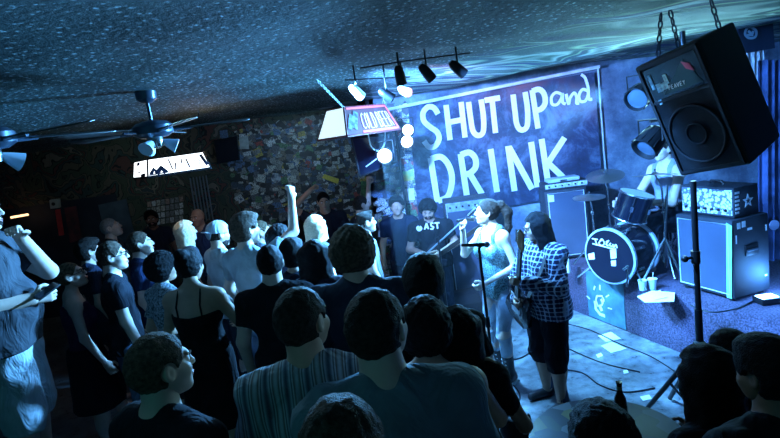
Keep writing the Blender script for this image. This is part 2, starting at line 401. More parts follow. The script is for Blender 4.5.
    body = [sdf_mesh(bp, res), (hv, hf)]
    for sx, hcurl, nn in ((1, rh, rn), (-1, lh, ln)):
        sh, el, wr = AR[sx]
        d = (wr-el).normalized()
        n = Vector(nn) if nn else Vector((-sx, 0, 0))
        if abs(n.normalized().dot(d)) > .95: n = Vector((0,1,0))
        tside = 1 if (d.cross(n)).dot(Vector((0,1,0)) if abs(d.z) > .5 else Vector((0,0,1))) >= 0 else -1
        body.append(hand_mesh(wr, d, n, tside, hcurl, s*(1.0 if sex == 'm' else .9), .0055))
    np_obj('body', body, SKIN[skin], root)
    # clothes
    kind, scol = shirt[0], shirt[1]
    sm = smat or cloth('%s %.3f %.3f %.3f' % (kind, *scol), scol)
    fd = folds(.0050, seed)
    zh = {'tee': .86, 'tank': .84, 'long': .86, 'crop': 1.02, 'dress': .5, 'strap': .5, 'off': .9, 'open': .84}[kind]
    hemc = [lambda X,Y,Z: (zh-.93+.93)*s+dz.z*s-Z] if not seated else [lambda X,Y,Z: (.86*s+dz.z*s)-Z]
    e = ease
    tp = torso(e)
    tp += [ccone(T((-.07,0,1.42)), T((.07,0,1.42)), .05*s, .05*s, k=.05)]
    if kind in ('tee','long','open'): tp.append(ccone(T((0,-.010,1.40)), T((0,-.006,1.492)), (nk*1.12+.013)*s, (nk*1.08+.011)*s, k=.02, flat=True))
    if not seated and kind not in ('crop', 'off'): tp.append(ccone(T((-.05*tw,.0,1.0)), T((-.05*tw,0,zh-.03)), (.11*tw+e)*s, (.115*tw+e)*s, sq=.85, k=.05)); tp.append(ccone(T((.05*tw,.0,1.0)), T((.05*tw,0,zh-.03)), (.11*tw+e)*s, (.115*tw+e)*s, sq=.85, k=.05))
    if kind in ('tee',): tp += armp(e, 1, .62)
    if kind in ('long', 'open'): tp += armp(e+.002, 2, .93)
    if kind == 'crop': tp += armp(e, 1, .4)
    neckr = .066 if kind in ('tee', 'open', 'long') else .1
    sub = [ccone(T((0,.025,1.50)), T((0,.05,1.64)), (nk+.003)*s, .1*s, k=.006, op='s')]
    if kind in ('tank',):
        sub = [ccone(T((0,.05,1.42)), T((0,.06,1.7)), .085*s, .1*s, k=.01, op='s'), ccone(T((0,-.06,1.46)), T((0,-.1,1.7)), .08*s, .1*s, k=.01, op='s')]
        for sx in (1,-1): sub.append(ell(T((sx*(sw+.035),0,1.40)), (.085*s,.15*s,.115*s), k=.01, op='s'))
    if kind in ('strap', 'off'):
        for_top = (1.30 if kind == 'strap' else 1.40)
        hemc = hemc + [lambda X,Y,Z: Z-(for_top+.03*np.abs(X)/.1*.3)*s-dz.z*s]
    if kind in ('dress', 'strap'):
        tp += [ccone(T((0,0,1.0)), D((0,0,.5)), (.125*tw)*s, .24*s, sq=.8, k=.06)]
    shp = sdf_mesh(tp+sub, res*.9, disp=fd, clips=hemc)
    so = np_obj({'dress':'dress','strap':'dress','tank':'tank_top'}.get(kind, 'shirt'), [shp], sm, root)
    if kind == 'strap':
        for sx in (-1,1):
            st = MB().tube([T((sx*.085,-.10,1.27)), T((sx*.085,-.1,1.38)), T((sx*.08,-.045,1.475)), T((sx*.08,.04,1.47)), T((sx*.08,.12,1.3))], .006*s); st.build('strap', sm, root)
    if kind in ('long', 'open'):
        cl = MB(); pts = []
        for i in range(13):
            a = math.pi*(-.5+ (i-6)/12*1.75); pts.append(a)
        inner = [T((.062*math.cos(a),.058*math.sin(a)+.005,1.505)) for a in pts]; outer = [T((.088*math.cos(a),.08*math.sin(a)+.005,1.462)) for a in pts]
        inner2 = [p+Vector((0,0,.004)) for p in inner]
        n = len(pts); vs = inner+inner2+outer
        cl.add([*inner, *inner2, *outer, *[p*.985+Vector((0,0,.02*s)) for p in outer]], [(i,i+1,n+i+1,n+i) for i in range(n-1)]+[(n+i,n+i+1,3*n+i+1,3*n+i) for i in range(n-1)]+[(2*n+i,2*n+i+1,3*n+i+1,3*n+i) for i in range(n-1)])
        cl.build('collar', sm, root)
    if pants and kind not in ('dress', 'strap'):
        pk, pc = pants; pm = pmat or cloth('%s %.3f %.3f %.3f' % (pk, *pc), pc)
        pp = [E((0,-.005,.93), (.155*tw+.008,.112*(.5+.5*w)+.008,.12+.008))]
        if pk == 'long': pp += legp(.012, .97)
        elif pk == 'slim': pp += legp(.005, .97)
        elif pk == 'shorts': pp += legp(.03, .22)
        elif pk == 'capri': pp += legp(.02, .3)
        elif pk == 'skirt': pp += [ccone(D((0,0,.96)), D((0,.01,.48)), .175*tw*s, .24*s, sq=.85, k=.05, flat=False)]
        cc = [lambda X,Y,Z: Z-(1.03*s+dz.z*s)]
        if pk == 'skirt': cc.append(lambda X,Y,Z: .5*s+dz.z*s-Z)
        np_obj({'long':'trousers','slim':'jeans','shorts':'shorts','capri':'shorts','skirt':'skirt'}[pk], [sdf_mesh(pp, res, disp=folds(.0045, seed+50), clips=cc)], pm, root)
    if feet:
        for sx in (1,-1):
            an = LG[sx][2]; f = Vector((sx*.15,1,0))
            zg = an.z-.09*s
            pr = [ccone(an+Vector((0,-.035,-.045))*s, an+(f*.17+Vector((0,0,-.055)))*s, .045*s, .036*s, k=.03), ccone(an+Vector((0,-.015,.05))*s, an+Vector((0,-.02,-.04))*s, .046*s, .044*s, k=.03)]
            np_obj('shoe', [sdf_mesh(pr, .009, clips=[lambda X,Y,Z: zg-Z])], mat('shoe leather', (.02,.02,.025), .5), root)
    # hair
    A = np.array(Rh).T
    if hair:
        st, hc_ = hair
        V, Fh = hair_mesh(st, sex, seed, hres*1.05, hlen); np_obj('hair', [(V*hs @ A+np.array(hc), Fh)], HAIR[hc_], root)
    if cap:
        V, Fh = cap_mesh(.006, cap[0] == 'back'); np_obj('cap', [(V*hs @ A+np.array(hc), Fh)], cloth('cap %.2f' % cap[1][0], cap[1]), root)
    if beard:
        pr = [ell((0,.034,-.055), (.064,.068,.064), k=.02)]
        V, Fb = sdf_mesh(pr, hres, disp=grain(.0025, 110, seed), clips=[lambda X,Y,Z: np.where(np.abs(X)<.05, Z+.028, Z+.02-.3*(np.abs(X)-.05)), lambda X,Y,Z: -Y+.0, lambda X,Y,Z: .02-np.sqrt(X*X+(Z+.051)**2*4)])
        if len(Fb): np_obj('beard', [(V*hs @ A+np.array(hc), Fb)], HAIR['dark' if beard is True else beard], root)
    def H3(p): return Vector(hc)+Rh @ (Vector(p)*hs)
    if face:
        for sx in (-1,1):
            e_ = MB(); e_.ball(H3((sx*.031,.0775,.0095)), .0125*hs, 8); eo = e_.build('eye', eye_w, root)
            i_ = MB(); i_.ball(H3((sx*.031,.0865,.0095)), .0055*hs, 6); i_.build('iris', iris, eo)
            if brows: MB().tube([H3((sx*.014,.096,.027)), H3((sx*.032,.097,.033)), H3((sx*.05,.084,.028))], [.003,.004,.002]).build('eyebrow', HAIR[hair[1]] if hair else HAIR['dark'], root)
        m_ = MB(); m_.tube([H3((-.021,.0955,-.0515)), H3((-.008,.1015,-.049)), H3((.008,.1015,-.049)), H3((.021,.0955,-.0515))], [.002,.0042,.0042,.002]); m_.tube([H3((-.018,.0955,-.056)), H3((0,.101,-.059)), H3((.018,.0955,-.056))], [.002,.005,.002]); m_.build('lips', lipm, root)
    if glasses:
        g_ = MB()
        for sx in (-1,1):
            g_.torus(H3((sx*.032,.105,.008)), .021*hs, .0022*hs, M=(Rh @ rotm(math.pi/2)), n=16, k=6)
            g_.tube([H3((sx*.053,.1,.012)), H3((sx*.082,.02,.012)), H3((sx*.084,-.01,.005))], .002*hs)
        g_.tube([H3((-.011,.107,.012)), H3((.011,.107,.012))], .0022*hs); g_.build('glasses', black_metal, root)
    return dict(root=root, T=T, H3=H3, AR=AR, s=s, W=lambda p: wmat(root) @ Vector(p))
# ---------------------------------------------------------------- the setting
YB = 9.0; YS = 6.82; SH = .57
def nodes(name):
    m = bpy.data.materials.new(name); m.use_nodes = True; nt = m.node_tree; b = nt.nodes['Principled BSDF']
    tc = nt.nodes.new('ShaderNodeTexCoord'); N = lambda t: nt.nodes.new('ShaderNode'+t); L = nt.links.new
    return m, nt, b, tc, N, L
def ramp(N, els, interp='LINEAR'):
    r = N('ValToRGB'); r.color_ramp.interpolation = interp
    while len(r.color_ramp.elements) < len(els): r.color_ramp.elements.new(.5)
    for e, (p, c) in zip(r.color_ramp.elements, els): e.position = p; e.color = (*c, 1)
    return r
def tex(N, L, src, kind, scale, **kw):
    n = N('Tex'+kind); n.inputs['Scale'].default_value = scale; L(src, n.inputs['Vector'])
    for k, v in kw.items():
        if k == 'feature': n.feature = v
        else: n.inputs[k].default_value = v
    return n
def mix(N, L, f, a, b, blend='MIX'):
    n = N('Mix'); n.data_type = 'RGBA'; n.blend_type = blend
    for s, v in ((0, f), (6, a), (7, b)):
        if hasattr(v, 'links'): L(v, n.inputs[s])
        else: n.inputs[s].default_value = v if s == 0 else (*v, 1)
    return n.outputs[2]
def math_(N, L, op, a, b=0.0, c=None):
    n = N('Math'); n.operation = op
    for i, v in enumerate((a, b) if c is None else (a, b, c)):
        if hasattr(v, 'links'): L(v, n.inputs[i])
        else: n.inputs[i].default_value = v
    return n.outputs[0]
def struct(mb, name, m, **k): return tag(mb.build(name, m, **k), kind='structure')
# floor: worn painted concrete with scuffs
m, nt, b, tc, N, L = nodes('worn painted floor')
o_ = tc.outputs['Object']
n1 = tex(N, L, o_, 'Noise', 1.3, Detail=8.0, Roughness=.65); n2 = tex(N, L, o_, 'Noise', 9.0, Detail=6.0, Roughness=.7)
r1 = ramp(N, [(.35, (.07,.08,.09)), (.5, (.2,.21,.22)), (.68, (.38,.4,.41))]); L(n1.outputs['Fac'], r1.inputs['Fac'])
r2 = ramp(N, [(.38, (.25,.25,.25)), (.55, (1,1,1))]); L(n2.outputs['Fac'], r2.inputs['Fac'])
c = mix(N, L, .75, r1.outputs['Color'], r2.outputs['Color'], 'MULTIPLY')
L(c, b.inputs['Base Color'])
rr = ramp(N, [(.35, (.25,.25,.25)), (.65, (.6,.6,.6))]); L(n2.outputs['Fac'], rr.inputs['Fac']); L(rr.outputs['Color'], b.inputs['Roughness'])
bp = N('Bump'); bp.inputs['Strength'].default_value = .25; bp.inputs['Distance'].default_value = .01; L(n2.outputs['Fac'], bp.inputs['Height']); L(bp.outputs['Normal'], b.inputs['Normal'])
struct(MB().box((-.9,3.5,-.05), (13,12.6,.1)), 'floor', m, smooth=False)
# ceiling: lumpy sprayed ceiling with glitter, swirled paint over the stage
m, nt, b, tc, N, L = nodes('sprayed glitter ceiling')
o_ = tc.outputs['Object']; sx = N('SeparateXYZ'); L(o_, sx.inputs[0])
v = tex(N, L, o_, 'Voronoi', 26.0, Randomness=1.0); n3 = tex(N, L, o_, 'Noise', 2.2, Detail=5.0, Roughness=.6)
spk = ramp(N, [(0.0, (1,1,1)), (.22, (.8,.8,.8)), (.34, (0,0,0))]); L(v.outputs['Distance'], spk.inputs['Fac'])
n4 = tex(N, L, o_, 'Noise', 60.0, Detail=2.0); dens = ramp(N, [(.42, (.04,.04,.04)), (.66, (1,1,1))]); L(n4.outputs['Fac'], dens.inputs['Fac'])
spm = mix(N, L, 1.0, spk.outputs['Color'], dens.outputs['Color'], 'MULTIPLY')
base = ramp(N, [(.3, (.008,.022,.022)), (.7, (.028,.07,.065))]); L(n3.outputs['Fac'], base.inputs['Fac'])
glit = mix(N, L, spm, base.outputs['Color'], (.65,.85,.9))
# swirled paint
mp = N('Mapping'); mp.inputs['Rotation'].default_value = (0,0,.25); mp.inputs['Scale'].default_value = (.38,.75,1); L(o_, mp.inputs[0])
nw = tex(N, L, mp.outputs[0], 'Noise', 1.2, Detail=2.0, Roughness=.5, Distortion=2.2)
sw = ramp(N, [(.30, (.008,.012,.05)), (.39, (.04,.10,.07)), (.43, (.45,.52,.45)), (.455, (.03,.08,.08)), (.50, (.02,.05,.06)), (.525, (.30,.42,.25)), (.55, (.01,.02,.10)), (.60, (.03,.07,.09)), (.63, (.5,.6,.65)), (.66, (.02,.05,.06))]); L(nw.outputs['Fac'], sw.inputs['Fac'])
n5 = tex(N, L, o_, 'Noise', .9, Detail=4.0)
# stage side of the room: y + 1.1 x > 4.6, blurred by noise
q = math_(N, L, 'MULTIPLY_ADD', sx.outputs[0], 2.1, sx.outputs[1]); q = math_(N, L, 'MULTIPLY_ADD', n5.outputs['Fac'], 1.6, q)
msk = N('MapRange'); msk.inputs[1].default_value = 6.3; msk.inputs[2].default_value = 6.9; L(q, msk.inputs[0])
col = mix(N, L, msk.outputs[0], glit, sw.outputs['Color']); L(col, b.inputs['Base Color']); b.inputs['Roughness'].default_value = .75
bp = N('Bump'); bp.inputs['Strength'].default_value = .9; bp.inputs['Distance'].default_value = .03; n6 = tex(N, L, o_, 'Noise', 22.0, Detail=5.0, Roughness=.7); L(n6.outputs['Fac'], bp.inputs['Height']); L(bp.outputs['Normal'], b.inputs['Normal'])
def ceil_z(x, y):
    z = 2.85 + .035*math.sin(1.1*x+.6*y) + .05*mnoise.noise(Vector((x*.7, y*.7, 1.3))) + .02*mnoise.noise(Vector((x*2.3, y*2.3, 4)))
    t = (y-(5.7+.25*x+.2*math.sin(x*1.7)))/.55            # a lumpy step down towards the back of the room
    if x < 1.6: z -= .02*math.exp(-t*t)*min(1, (1.6-x))
    if x > -1: z -= .06*max(0, math.sin((y*1.1+x*.5)*2.1))*min(1, (x+1)/2)*.6
    if y > 6.5: z += 0.03*(y-6.5)
    if y < 3.3: z += .05*min(1, (3.3-y)/1.2)
    return z
bm_ = MB(); xs = np.arange(-7.4, 5.61, .1); ys = np.arange(-2.8, 9.81, .1)
vs = [(x, y, ceil_z(x, y)) for x in xs for y in ys] ; ny = len(ys)
bm_.add(vs, [(i*ny+j, (i+1)*ny+j, (i+1)*ny+j+1, i*ny+j+1) for i in range(len(xs)-1) for j in range(ny-1)])
nb_ = len(vs); bm_.box((-.9,3.5,3.3), (13,12.6,.1))
ceil = struct(bm_, 'ceiling', m)
# mural wall / collage wall at the back
m, nt, b, tc, N, L = nodes('painted mural wall')
o_ = tc.outputs['Object']; sx = N('SeparateXYZ'); L(o_, sx.inputs[0])
nd = tex(N, L, o_, 'Noise', 1.5, Detail=3.0); mv = mix(N, L, .8, o_, nd.outputs['Color'], 'ADD')
na = tex(N, L, mv, 'Noise', 1.7, Detail=1.0, Distortion=1.2)
pal = ramp(N, [(0, (.03,.045,.035)), (.34, (.05,.06,.04)), (.43, (.09,.075,.055)), (.485, (.03,.05,.05)), (.53, (.10,.035,.032)), (.575, (.05,.07,.05)), (.63, (.17,.14,.11)), (.68, (.03,.04,.05))], 'CONSTANT'); L(na.outputs['Fac'], pal.inputs['Fac'])
lines = None
for e0 in (.34,.43,.485,.53,.575,.63,.68):
    d_ = math_(N, L, 'ABSOLUTE', math_(N, L, 'SUBTRACT', na.outputs['Fac'], e0)); g_ = math_(N, L, 'GREATER_THAN', d_, .006); lines = g_ if lines is None else math_(N, L, 'MULTIPLY', lines, g_)
wv = tex(N, L, mv, 'Wave', .8, Distortion=9.0, Detail=1.0); wl = ramp(N, [(.46, (1,1,1)), (.5, (.05,.05,.05)), (.54, (1,1,1))]); L(wv.outputs['Fac'], wl.inputs['Fac'])
mur = mix(N, L, 1.0, pal.outputs['Color'], wl.outputs['Color'], 'MULTIPLY'); mur = mix(N, L, lines, (.004,.005,.006), mur)
# below about 2 m the wall on the far left is plain navy
lo_ = N('MapRange'); lo_.inputs[1].default_value = 2.02; lo_.inputs[2].default_value = 2.0; L(sx.outputs[2], lo_.inputs[0])
navy = ramp(N, [(.4, (.01,.014,.03)), (.6, (.025,.03,.05))]); L(nd.outputs['Fac'], navy.inputs['Fac'])
fac = math_(N, L, 'MULTIPLY', lo_.outputs[0], math_(N, L, 'LESS_THAN', sx.outputs[0], -4.6))
mur = mix(N, L, fac, mur, navy.outputs['Color'])
L(mur, b.inputs['Base Color']); b.inputs['Roughness'].default_value = .7
mural = m
struct(MB().box((-3.8,YB+.1,1.6), (7.6,.2,3.4)), 'wall_back', mural, smooth=False)
dark_wall = mat('dark painted wall', (.03,.035,.05), .7, var=.4, vscale=3)
struct(MB().box((-7.5,3.4,1.6), (.2,12.6,3.4)), 'wall_left', dark_wall, smooth=False)
struct(MB().box((-.9,-2.85,1.6), (13,.2,3.4)), 'wall_front', dark_wall, smooth=False)
# stage wall: blotchy painted plaster
m, nt, b, tc, N, L = nodes('blotchy stage wall'); o_ = tc.outputs['Object']
n1 = tex(N, L, o_, 'Noise', 2.4, Detail=8.0, Roughness=.7); r = ramp(N, [(.3, (.03,.05,.09)), (.5, (.13,.18,.25)), (.7, (.34,.42,.5))]); L(n1.outputs['Fac'], r.inputs['Fac']); L(r.outputs['Color'], b.inputs['Base Color'])
n2 = tex(N, L, o_, 'Noise', 30.0, Detail=6.0); bp = N('Bump'); bp.inputs['Strength'].default_value = .4; bp.inputs['Distance'].default_value = .01; L(n2.outputs['Fac'], bp.inputs['Height']); L(bp.outputs['Normal'], b.inputs['Normal']); b.inputs['Roughness'].default_value = .75
stage_wall_m = m
struct(MB().box((2.55,YS+.15,1.6), (5.5,.3,3.4)), 'wall_stage', stage_wall_m, smooth=False)
struct(MB().box((-.1,(YS+YB)/2,1.6), (.2,YB-YS,3.4)), 'wall_return', dark_wall, smooth=False)
struct(MB().box((5.4,2.2,1.6), (.2,10.3,3.4)), 'wall_right', dark_wall, smooth=False)
# stage platform
m, nt, b, tc, N, L = nodes('stage carpet'); o_ = tc.outputs['Object']
n1 = tex(N, L, o_, 'Noise', 70.0, Detail=4.0); n2 = tex(N, L, o_, 'Noise', 2.5, Detail=5.0)
r = ramp(N, [(.35, (.04,.03,.055)), (.65, (.16,.12,.2))]); L(n1.outputs['Fac'], r.inputs['Fac']); r2 = ramp(N, [(.3, (.45,.45,.45)), (.7, (1,1,1))]); L(n2.outputs['Fac'], r2.inputs['Fac'])
L(mix(N, L, 1.0, r.outputs['Color'], r2.outputs['Color'], 'MULTIPLY'), b.inputs['Base Color']); b.inputs['Roughness'].default_value = .95
bp = N('Bump'); bp.inputs['Strength'].default_value = .5; bp.inputs['Distance'].default_value = .006; L(n1.outputs['Fac'], bp.inputs['Height']); L(bp.outputs['Normal'], b.inputs['Normal'])
sd = Vector((.325,-.946,0)); s0 = Vector((1.67,6.81,0)); s1 = s0+sd*5.6
struct(MB().prism([(s0.x,s0.y,0), (s1.x,s1.y,0), (5.29,s1.y,0), (5.29,6.81,0)], (0,0,SH)), 'stage_floor', m, bevel=.012)
SN = Vector((-.946,-.325,0))   # outward normal of the stage front
def SF(d, z, off=0.0): return s0+sd*d+SN*off+Vector((0,0,z))
# painted panel on the stage front: teal board with a white flame-like figure
def dist_on(px, py, z): 
    g = G(px, py, z); return (g-s0).dot(sd)
teal = mat('teal painted board', (.06,.16,.2), .8, var=.3, vscale=7)
a0, a1 = dist_on(581,270,SH), dist_on(616,281,SH)
t = thing('front_board', 'teal painted board with a white sketched figure on the stage front', 'painted panel', SF((a0+a1)/2, .3))
MB().prism([SF(a0,.02,.001), SF(a1,.02,.001), SF(a1,.555,.001), SF(a0,.555,.001)], SN*.008).build('board', teal, t, world=True, smooth=False)
fg = MB()
def sfp(px, py):  # a point of the stage front seen at a pixel
    d = ray(px, py); k = (s0+SN*.012-CAM).dot(SN)/d.dot(SN); return CAM+d*k
def ribbon(mb, pts, w, nrm, th=.003, taper=False):
    pts = [Vector(p) for p in pts]; n = len(pts); L_, R_ = [], []
    for i, p in enumerate(pts):
        t_ = (pts[min(i+1,n-1)]-pts[max(i-1,0)]).normalized(); a = t_.cross(nrm).normalized(); ww = w[i] if isinstance(w, (list,tuple)) else w
        L_.append(p+a*ww/2); R_.append(p-a*ww/2)
    vs = L_+R_+[p+nrm*th for p in L_]+[p+nrm*th for p in R_]
    fs = [(2*n+i, 2*n+i+1, 3*n+i+1, 3*n+i) for i in range(n-1)]+[(i, i+1, 2*n+i+1, 2*n+i) for i in range(n-1)]+[(n+i, 3*n+i, 3*n+i+1, n+i+1) for i in range(n-1)]+[(0,2*n,3*n,n),(n-1,2*n-1,4*n-1,3*n-1)]
    mb.add(vs, fs)
for pts, w in (([(597,296),(602,296),(604,300),(602,305),(598,306),(596,300),(597,296)], .02), ([(595,301),(596,309),(600,314),(605,316)], .035), ([(600,306),(602,311)], .04), ([(595,286),(594,290)], .018), ([(600,285),(600,290)], .018), ([(587,296),(590,299)], .012), ([(606,297),(609,295)], .012), ([(608,308),(612,309)], .012), ([(601,299),(603,303)],.03)):
    ribbon(fg, [sfp(*p) for p in pts], w, SN)
fg.build('figure', white_p, t, world=True)
# strip where ceiling meets the stage wall is a bright timber trim
struct(MB().prism([P(382,109,6.66), P(600,65,6.66), P(600,68,6.66), P(382,112,6.66)], (0,.1,0)), 'trim_1', mat('pale trim', (.6,.62,.62), .6, var=.2), smooth=False)
# ---------------------------------------------------------------- banner
def B(px, py, Y=6.76): return P(px, py, Y)
m, nt, b, tc, N, L = nodes('painted banner'); o_ = tc.outputs['Object']; sx = N('SeparateXYZ'); L(o_, sx.inputs[0])
n1 = tex(N, L, o_, 'Noise', 2.6, Detail=9.0, Roughness=.72, Distortion=.4); r = ramp(N, [(.3, (.004,.008,.025)), (.48, (.018,.03,.075)), (.66, (.12,.18,.28))]); L(n1.outputs['Fac'], r.inputs['Fac'])
n2 = tex(N, L, o_, 'Noise', 1.1, Detail=4.0); rd = ramp(N, [(.46, (0,0,0)), (.62, (1,1,1))]); L(n2.outputs['Fac'], rd.inputs['Fac'])
up_ = N('MapRange'); up_.inputs[1].default_value = -.1; up_.inputs[2].default_value = .5; L(sx.outputs[2], up_.inputs[0])
fc = math_(N, L, 'MULTIPLY', rd.outputs['Color'], up_.outputs[0])
L(mix(N, L, fc, r.outputs['Color'], (.2,.05,.06)), b.inputs['Base Color']); b.inputs['Roughness'].default_value = .8
bt = thing('wall_banner', 'navy painted banner reading SHUT UP and DRINK in white letters', 'banner', B(503,135))
MB().prism([B(408,104), B(594,72), B(603,190), B(419,222)], (0,.03,0)).build('panel', m, bt, world=True, smooth=False)
lw = mat('white letter paint', (.85,.87,.88), .7, var=.06, vscale=14)
NY = Vector((0,-1,0))
def bez(pts, n=7):
    """smooth curve through the points"""
    pts = [Vector(p) for p in pts]; out = []
    for i in range(len(pts)-1):
        p0, p1, p2, p3 = pts[max(i-1,0)], pts[i], pts[i+1], pts[min(i+2,len(pts)-1)]
        for k in range(n):
            u = k/n; out.append(.5*((2*p1)+(p2-p0)*u+(2*p0-5*p1+4*p2-p3)*u*u+(3*p1-p0-3*p2+p3)*u**3))
    out.append(pts[-1]); return out
def glyph(mb, strokes, w, Y=6.755, nrm=NY, th=.004, f=None, curve=True):
    for i, s in enumerate(strokes):
        c = curve and s[0] == 'c'; pts = s[1:] if s[0] in ('c','l') else s
        q = [Vector((p[0],p[1],0)) for p in pts]; q = bez(q) if c else q
        ribbon(mb, [(f or (lambda x,y: P(x,y,Y)))(p.x, p.y) + nrm*.0006*i for p in q], w, nrm, th)
W1 = .068
SHUT = {'S':[('c',(438,114),(434,108),(428,107),(423,113),(424,121),(430,127),(437,132),(439,139),(435,146),(429,147),(424,141))],
 'H':[('l',(446,105),(450,140)),('l',(461,102),(465,137.5)),('l',(448,122.5),(463,119.5))],
 'U':[('c',(468.5,102),(470.5,118),(473,131),(478,135.5),(483,132),(483.5,118),(481,99.5))],
 'T':[('l',(484.5,100.5),(500,97.8)),('l',(492,99.5),(495.5,133))],
 'U.2':[('c',(513,94.5),(515,112),(517,125),(521.5,130),(527,126),(527.5,110),(525,92))],
 'P':[('l',(532,90),(538,128.5)),('c',(532,91.2),(539,89.4),(544,94),(545,103),(541,109),(535,110.5))]}
mb = MB()
for k, s in SHUT.items(): glyph(mb, s, W1)
mb.build('lettering', lw, bt, world=True, smooth=False)
DR = {'D':[('l',(430.5,158),(437.5,202)),('c',(430.5,159),(441,157),(449,166),(452,180),(448,196),(438,201))],
 'R':[('l',(460.5,154),(467,197)),('c',(460.5,155),(469,152.5),(475,158),(475.5,167),(470,173),(463,175)),('l',(469,172.5),(482,194))],
 'I':[('l',(490.5,149),(497,192))],
 'N':[('l',(508,146),(514.5,191)),('l',(509,147),(532,189)),('l',(531,142),(537.5,187))],
 'K':[('l',(541.5,139),(548.5,186)),('l',(564.5,137.5),(546,166)),('l',(548,163),(570,184))]}
mb = MB()
for k, s in DR.items(): glyph(mb, s, W1*1.12)
mb.build('lettering', lw, bt, world=True, smooth=False)
AND = [('c',(562,94.5),(556,92.5),(551.5,97),(552,104),(557,104.5),(561,99),(562.5,93.5),(562.5,102),(565.5,104)),('c',(566,94),(568.5,104),(570,98),(574,93),(576.5,97),(576.5,103),(579,103)),('c',(588,91),(582.5,89.5),(579,95),(580,101),(585,101),(588,95),(588,88),(585,78),(581,74.5)),('c',(588,91),(589,99),(592,99))]
mb = MB(); glyph(mb, AND, .036); mb.build('lettering', lw, bt, world=True, smooth=False)
# cord along the right edge of the banner
tag(MB().tube([P(598,68,6.79), P(601,110,6.79), P(604,150,6.79), P(607,186,6.79)], .012).build('wall_conduit', mat('pale conduit', (.4,.5,.55), .5)), 'thin pale conduit running down the wall right of the banner', 'conduit')
# ---------------------------------------------------------------- sticker collage
pal_ = [(.55,.55,.5),(.04,.04,.05),(.30,.3,.28),(.5,.38,.08),(.12,.2,.35),(.4,.07,.06),(.12,.25,.12),(.7,.7,.7),(.05,.08,.12),(.2,.16,.12),(.02,.02,.025),(.14,.14,.16)]
stm = []
for i, c_ in enumerate(pal_):
    m, nt, b, tc, N, L = nodes('sticker print %d' % i); n_ = tex(N, L, tc.outputs['Object'], 'Voronoi', 34.0); r = ramp(N, [(.3, c_), (.45, [x*.25+.02 for x in c_]), (.62, c_)], 'CONSTANT'); L(n_.outputs['Distance'], r.inputs['Fac']); L(r.outputs['Color'], b.inputs['Base Color']); b.inputs['Roughness'].default_value = .5; stm.append(m)
mb = MB(); k = 0
def sticker(mb, x, z, w, h, a, y, round_=False, ax='y'):
    ca, sa = math.cos(a), math.sin(a); n = 10 if round_ else 4; pts = []
    for i in range(n):
        q = 2*math.pi*i/n+(0 if round_ else math.pi/4); u, v_ = (w/2*math.cos(q), h/2*math.sin(q)) if round_ else (w/2*(1 if math.cos(q)>0 else -1), h/2*(1 if math.sin(q)>0 else -1))
        pts.append((x+u*ca-v_*sa, y, z+u*sa+v_*ca) if ax == 'y' else (y, x+u*ca-v_*sa, z+u*sa+v_*ca))
    mb.prism(pts, (0,-.0015,0) if ax == 'y' else (-.0015,0,0))
for i in range(2600):
    x = random.uniform(-2.6, -.22); z = random.uniform(.9, 2.80)
    if x < -2.2 and random.random() < .6: continue
    mb.cur = random.choices(range(12), [9,12,9,2,6,3,4,5,9,6,12,10])[0]; w = random.uniform(.045,.14)
    sticker(mb, x, z, w, w*random.uniform(.35,1.1), random.gauss(0,.3), YB-.002-.00001*i, random.random() < .25)
tag(mb.build('wall_stickers', stm, smooth=False), 'dense collage of small band stickers covering the back wall right of the mural', 'stickers', kind='stuff')
mb = MB()
for i in range(640):
    x = random.uniform(-.16, .42); z = random.uniform(.2, 2.72); mb.cur = random.choices(range(12), [12,5,9,3,8,3,6,14,5,5,5,5])[0]; w = random.uniform(.045,.13)
    sticker(mb, x, z, w, w*random.uniform(.4,1.1), random.gauss(0,.25), YS-.002-.00003*i, random.random() < .2)
tag(mb.build('wall_stickers', stm, smooth=False), 'bright strip of stickers on the wall just left of the banner', 'stickers', kind='stuff')
def flat_thing(name, label, cat, quad, Y, m, th=.01, group=None):
    return tag(MB().prism([P(x, y, Y) for x, y in quad], (0,th,0)).build(name, m, smooth=False), label, cat, group)
flat_thing('sticker', 'long yellow sticker tilted on the sticker wall above the raised arms', 'sticker', [(324,174),(339,179),(338,184),(322,178)], YB-.034, mat('yellow sticker', (.7,.55,.08), .5, var=.2, vscale=30))
flat_thing('sticker', 'tall black sticker with green print behind the man with raised fist', 'sticker', [(361,181),(371,182),(371,200),(361,199)], YB-.034, mat('black green sticker', (.01,.012,.012), .5, col2=(.1,.3,.12), vscale=14))
flat_thing('sticker', 'pale rectangular sticker high on the wall near the sticker collage edge', 'sticker', [(239,137),(248,136),(249,149),(240,149)], YB-.034, mat('pale sticker', (.4,.45,.45), .5, var=.2, vscale=20))
flat_thing('sticker', 'round white sticker with a dark centre on the collage wall', 'sticker', [(276+5*math.cos(a*.63),178+5*math.sin(a*.63)) for a in range(10)], YB-.034, mat('white dark sticker', (.6,.65,.7), .5, col2=(.05,.06,.1), vscale=16))
flat_thing('sticker', 'white square sticker on the lit strip beside the banner low', 'sticker', [(404,189),(414,188),(415,200),(405,201)], YS-.03, mat('white sticker', (.75,.8,.8), .5, var=.1, vscale=20))
flat_thing('sticker', 'green and yellow sticker on the lit strip left of the letter D', 'sticker', [(401,172),(413,170),(414,180),(402,182)], YS-.03, mat('green yellow sticker', (.15,.45,.15), .5, col2=(.6,.55,.1), vscale=12))
# pale brick block below the banner behind the singer
flat_thing('stage_backdrop_panel', 'pale blotchy panel under the banner behind the shirt-wearing bassist', 'panel', [(436,212),(480,206),(486,300),(444,305)], YS-.025, mat('pale blotch', (.35,.4,.42), .8, var=.5, vscale=6), .02)
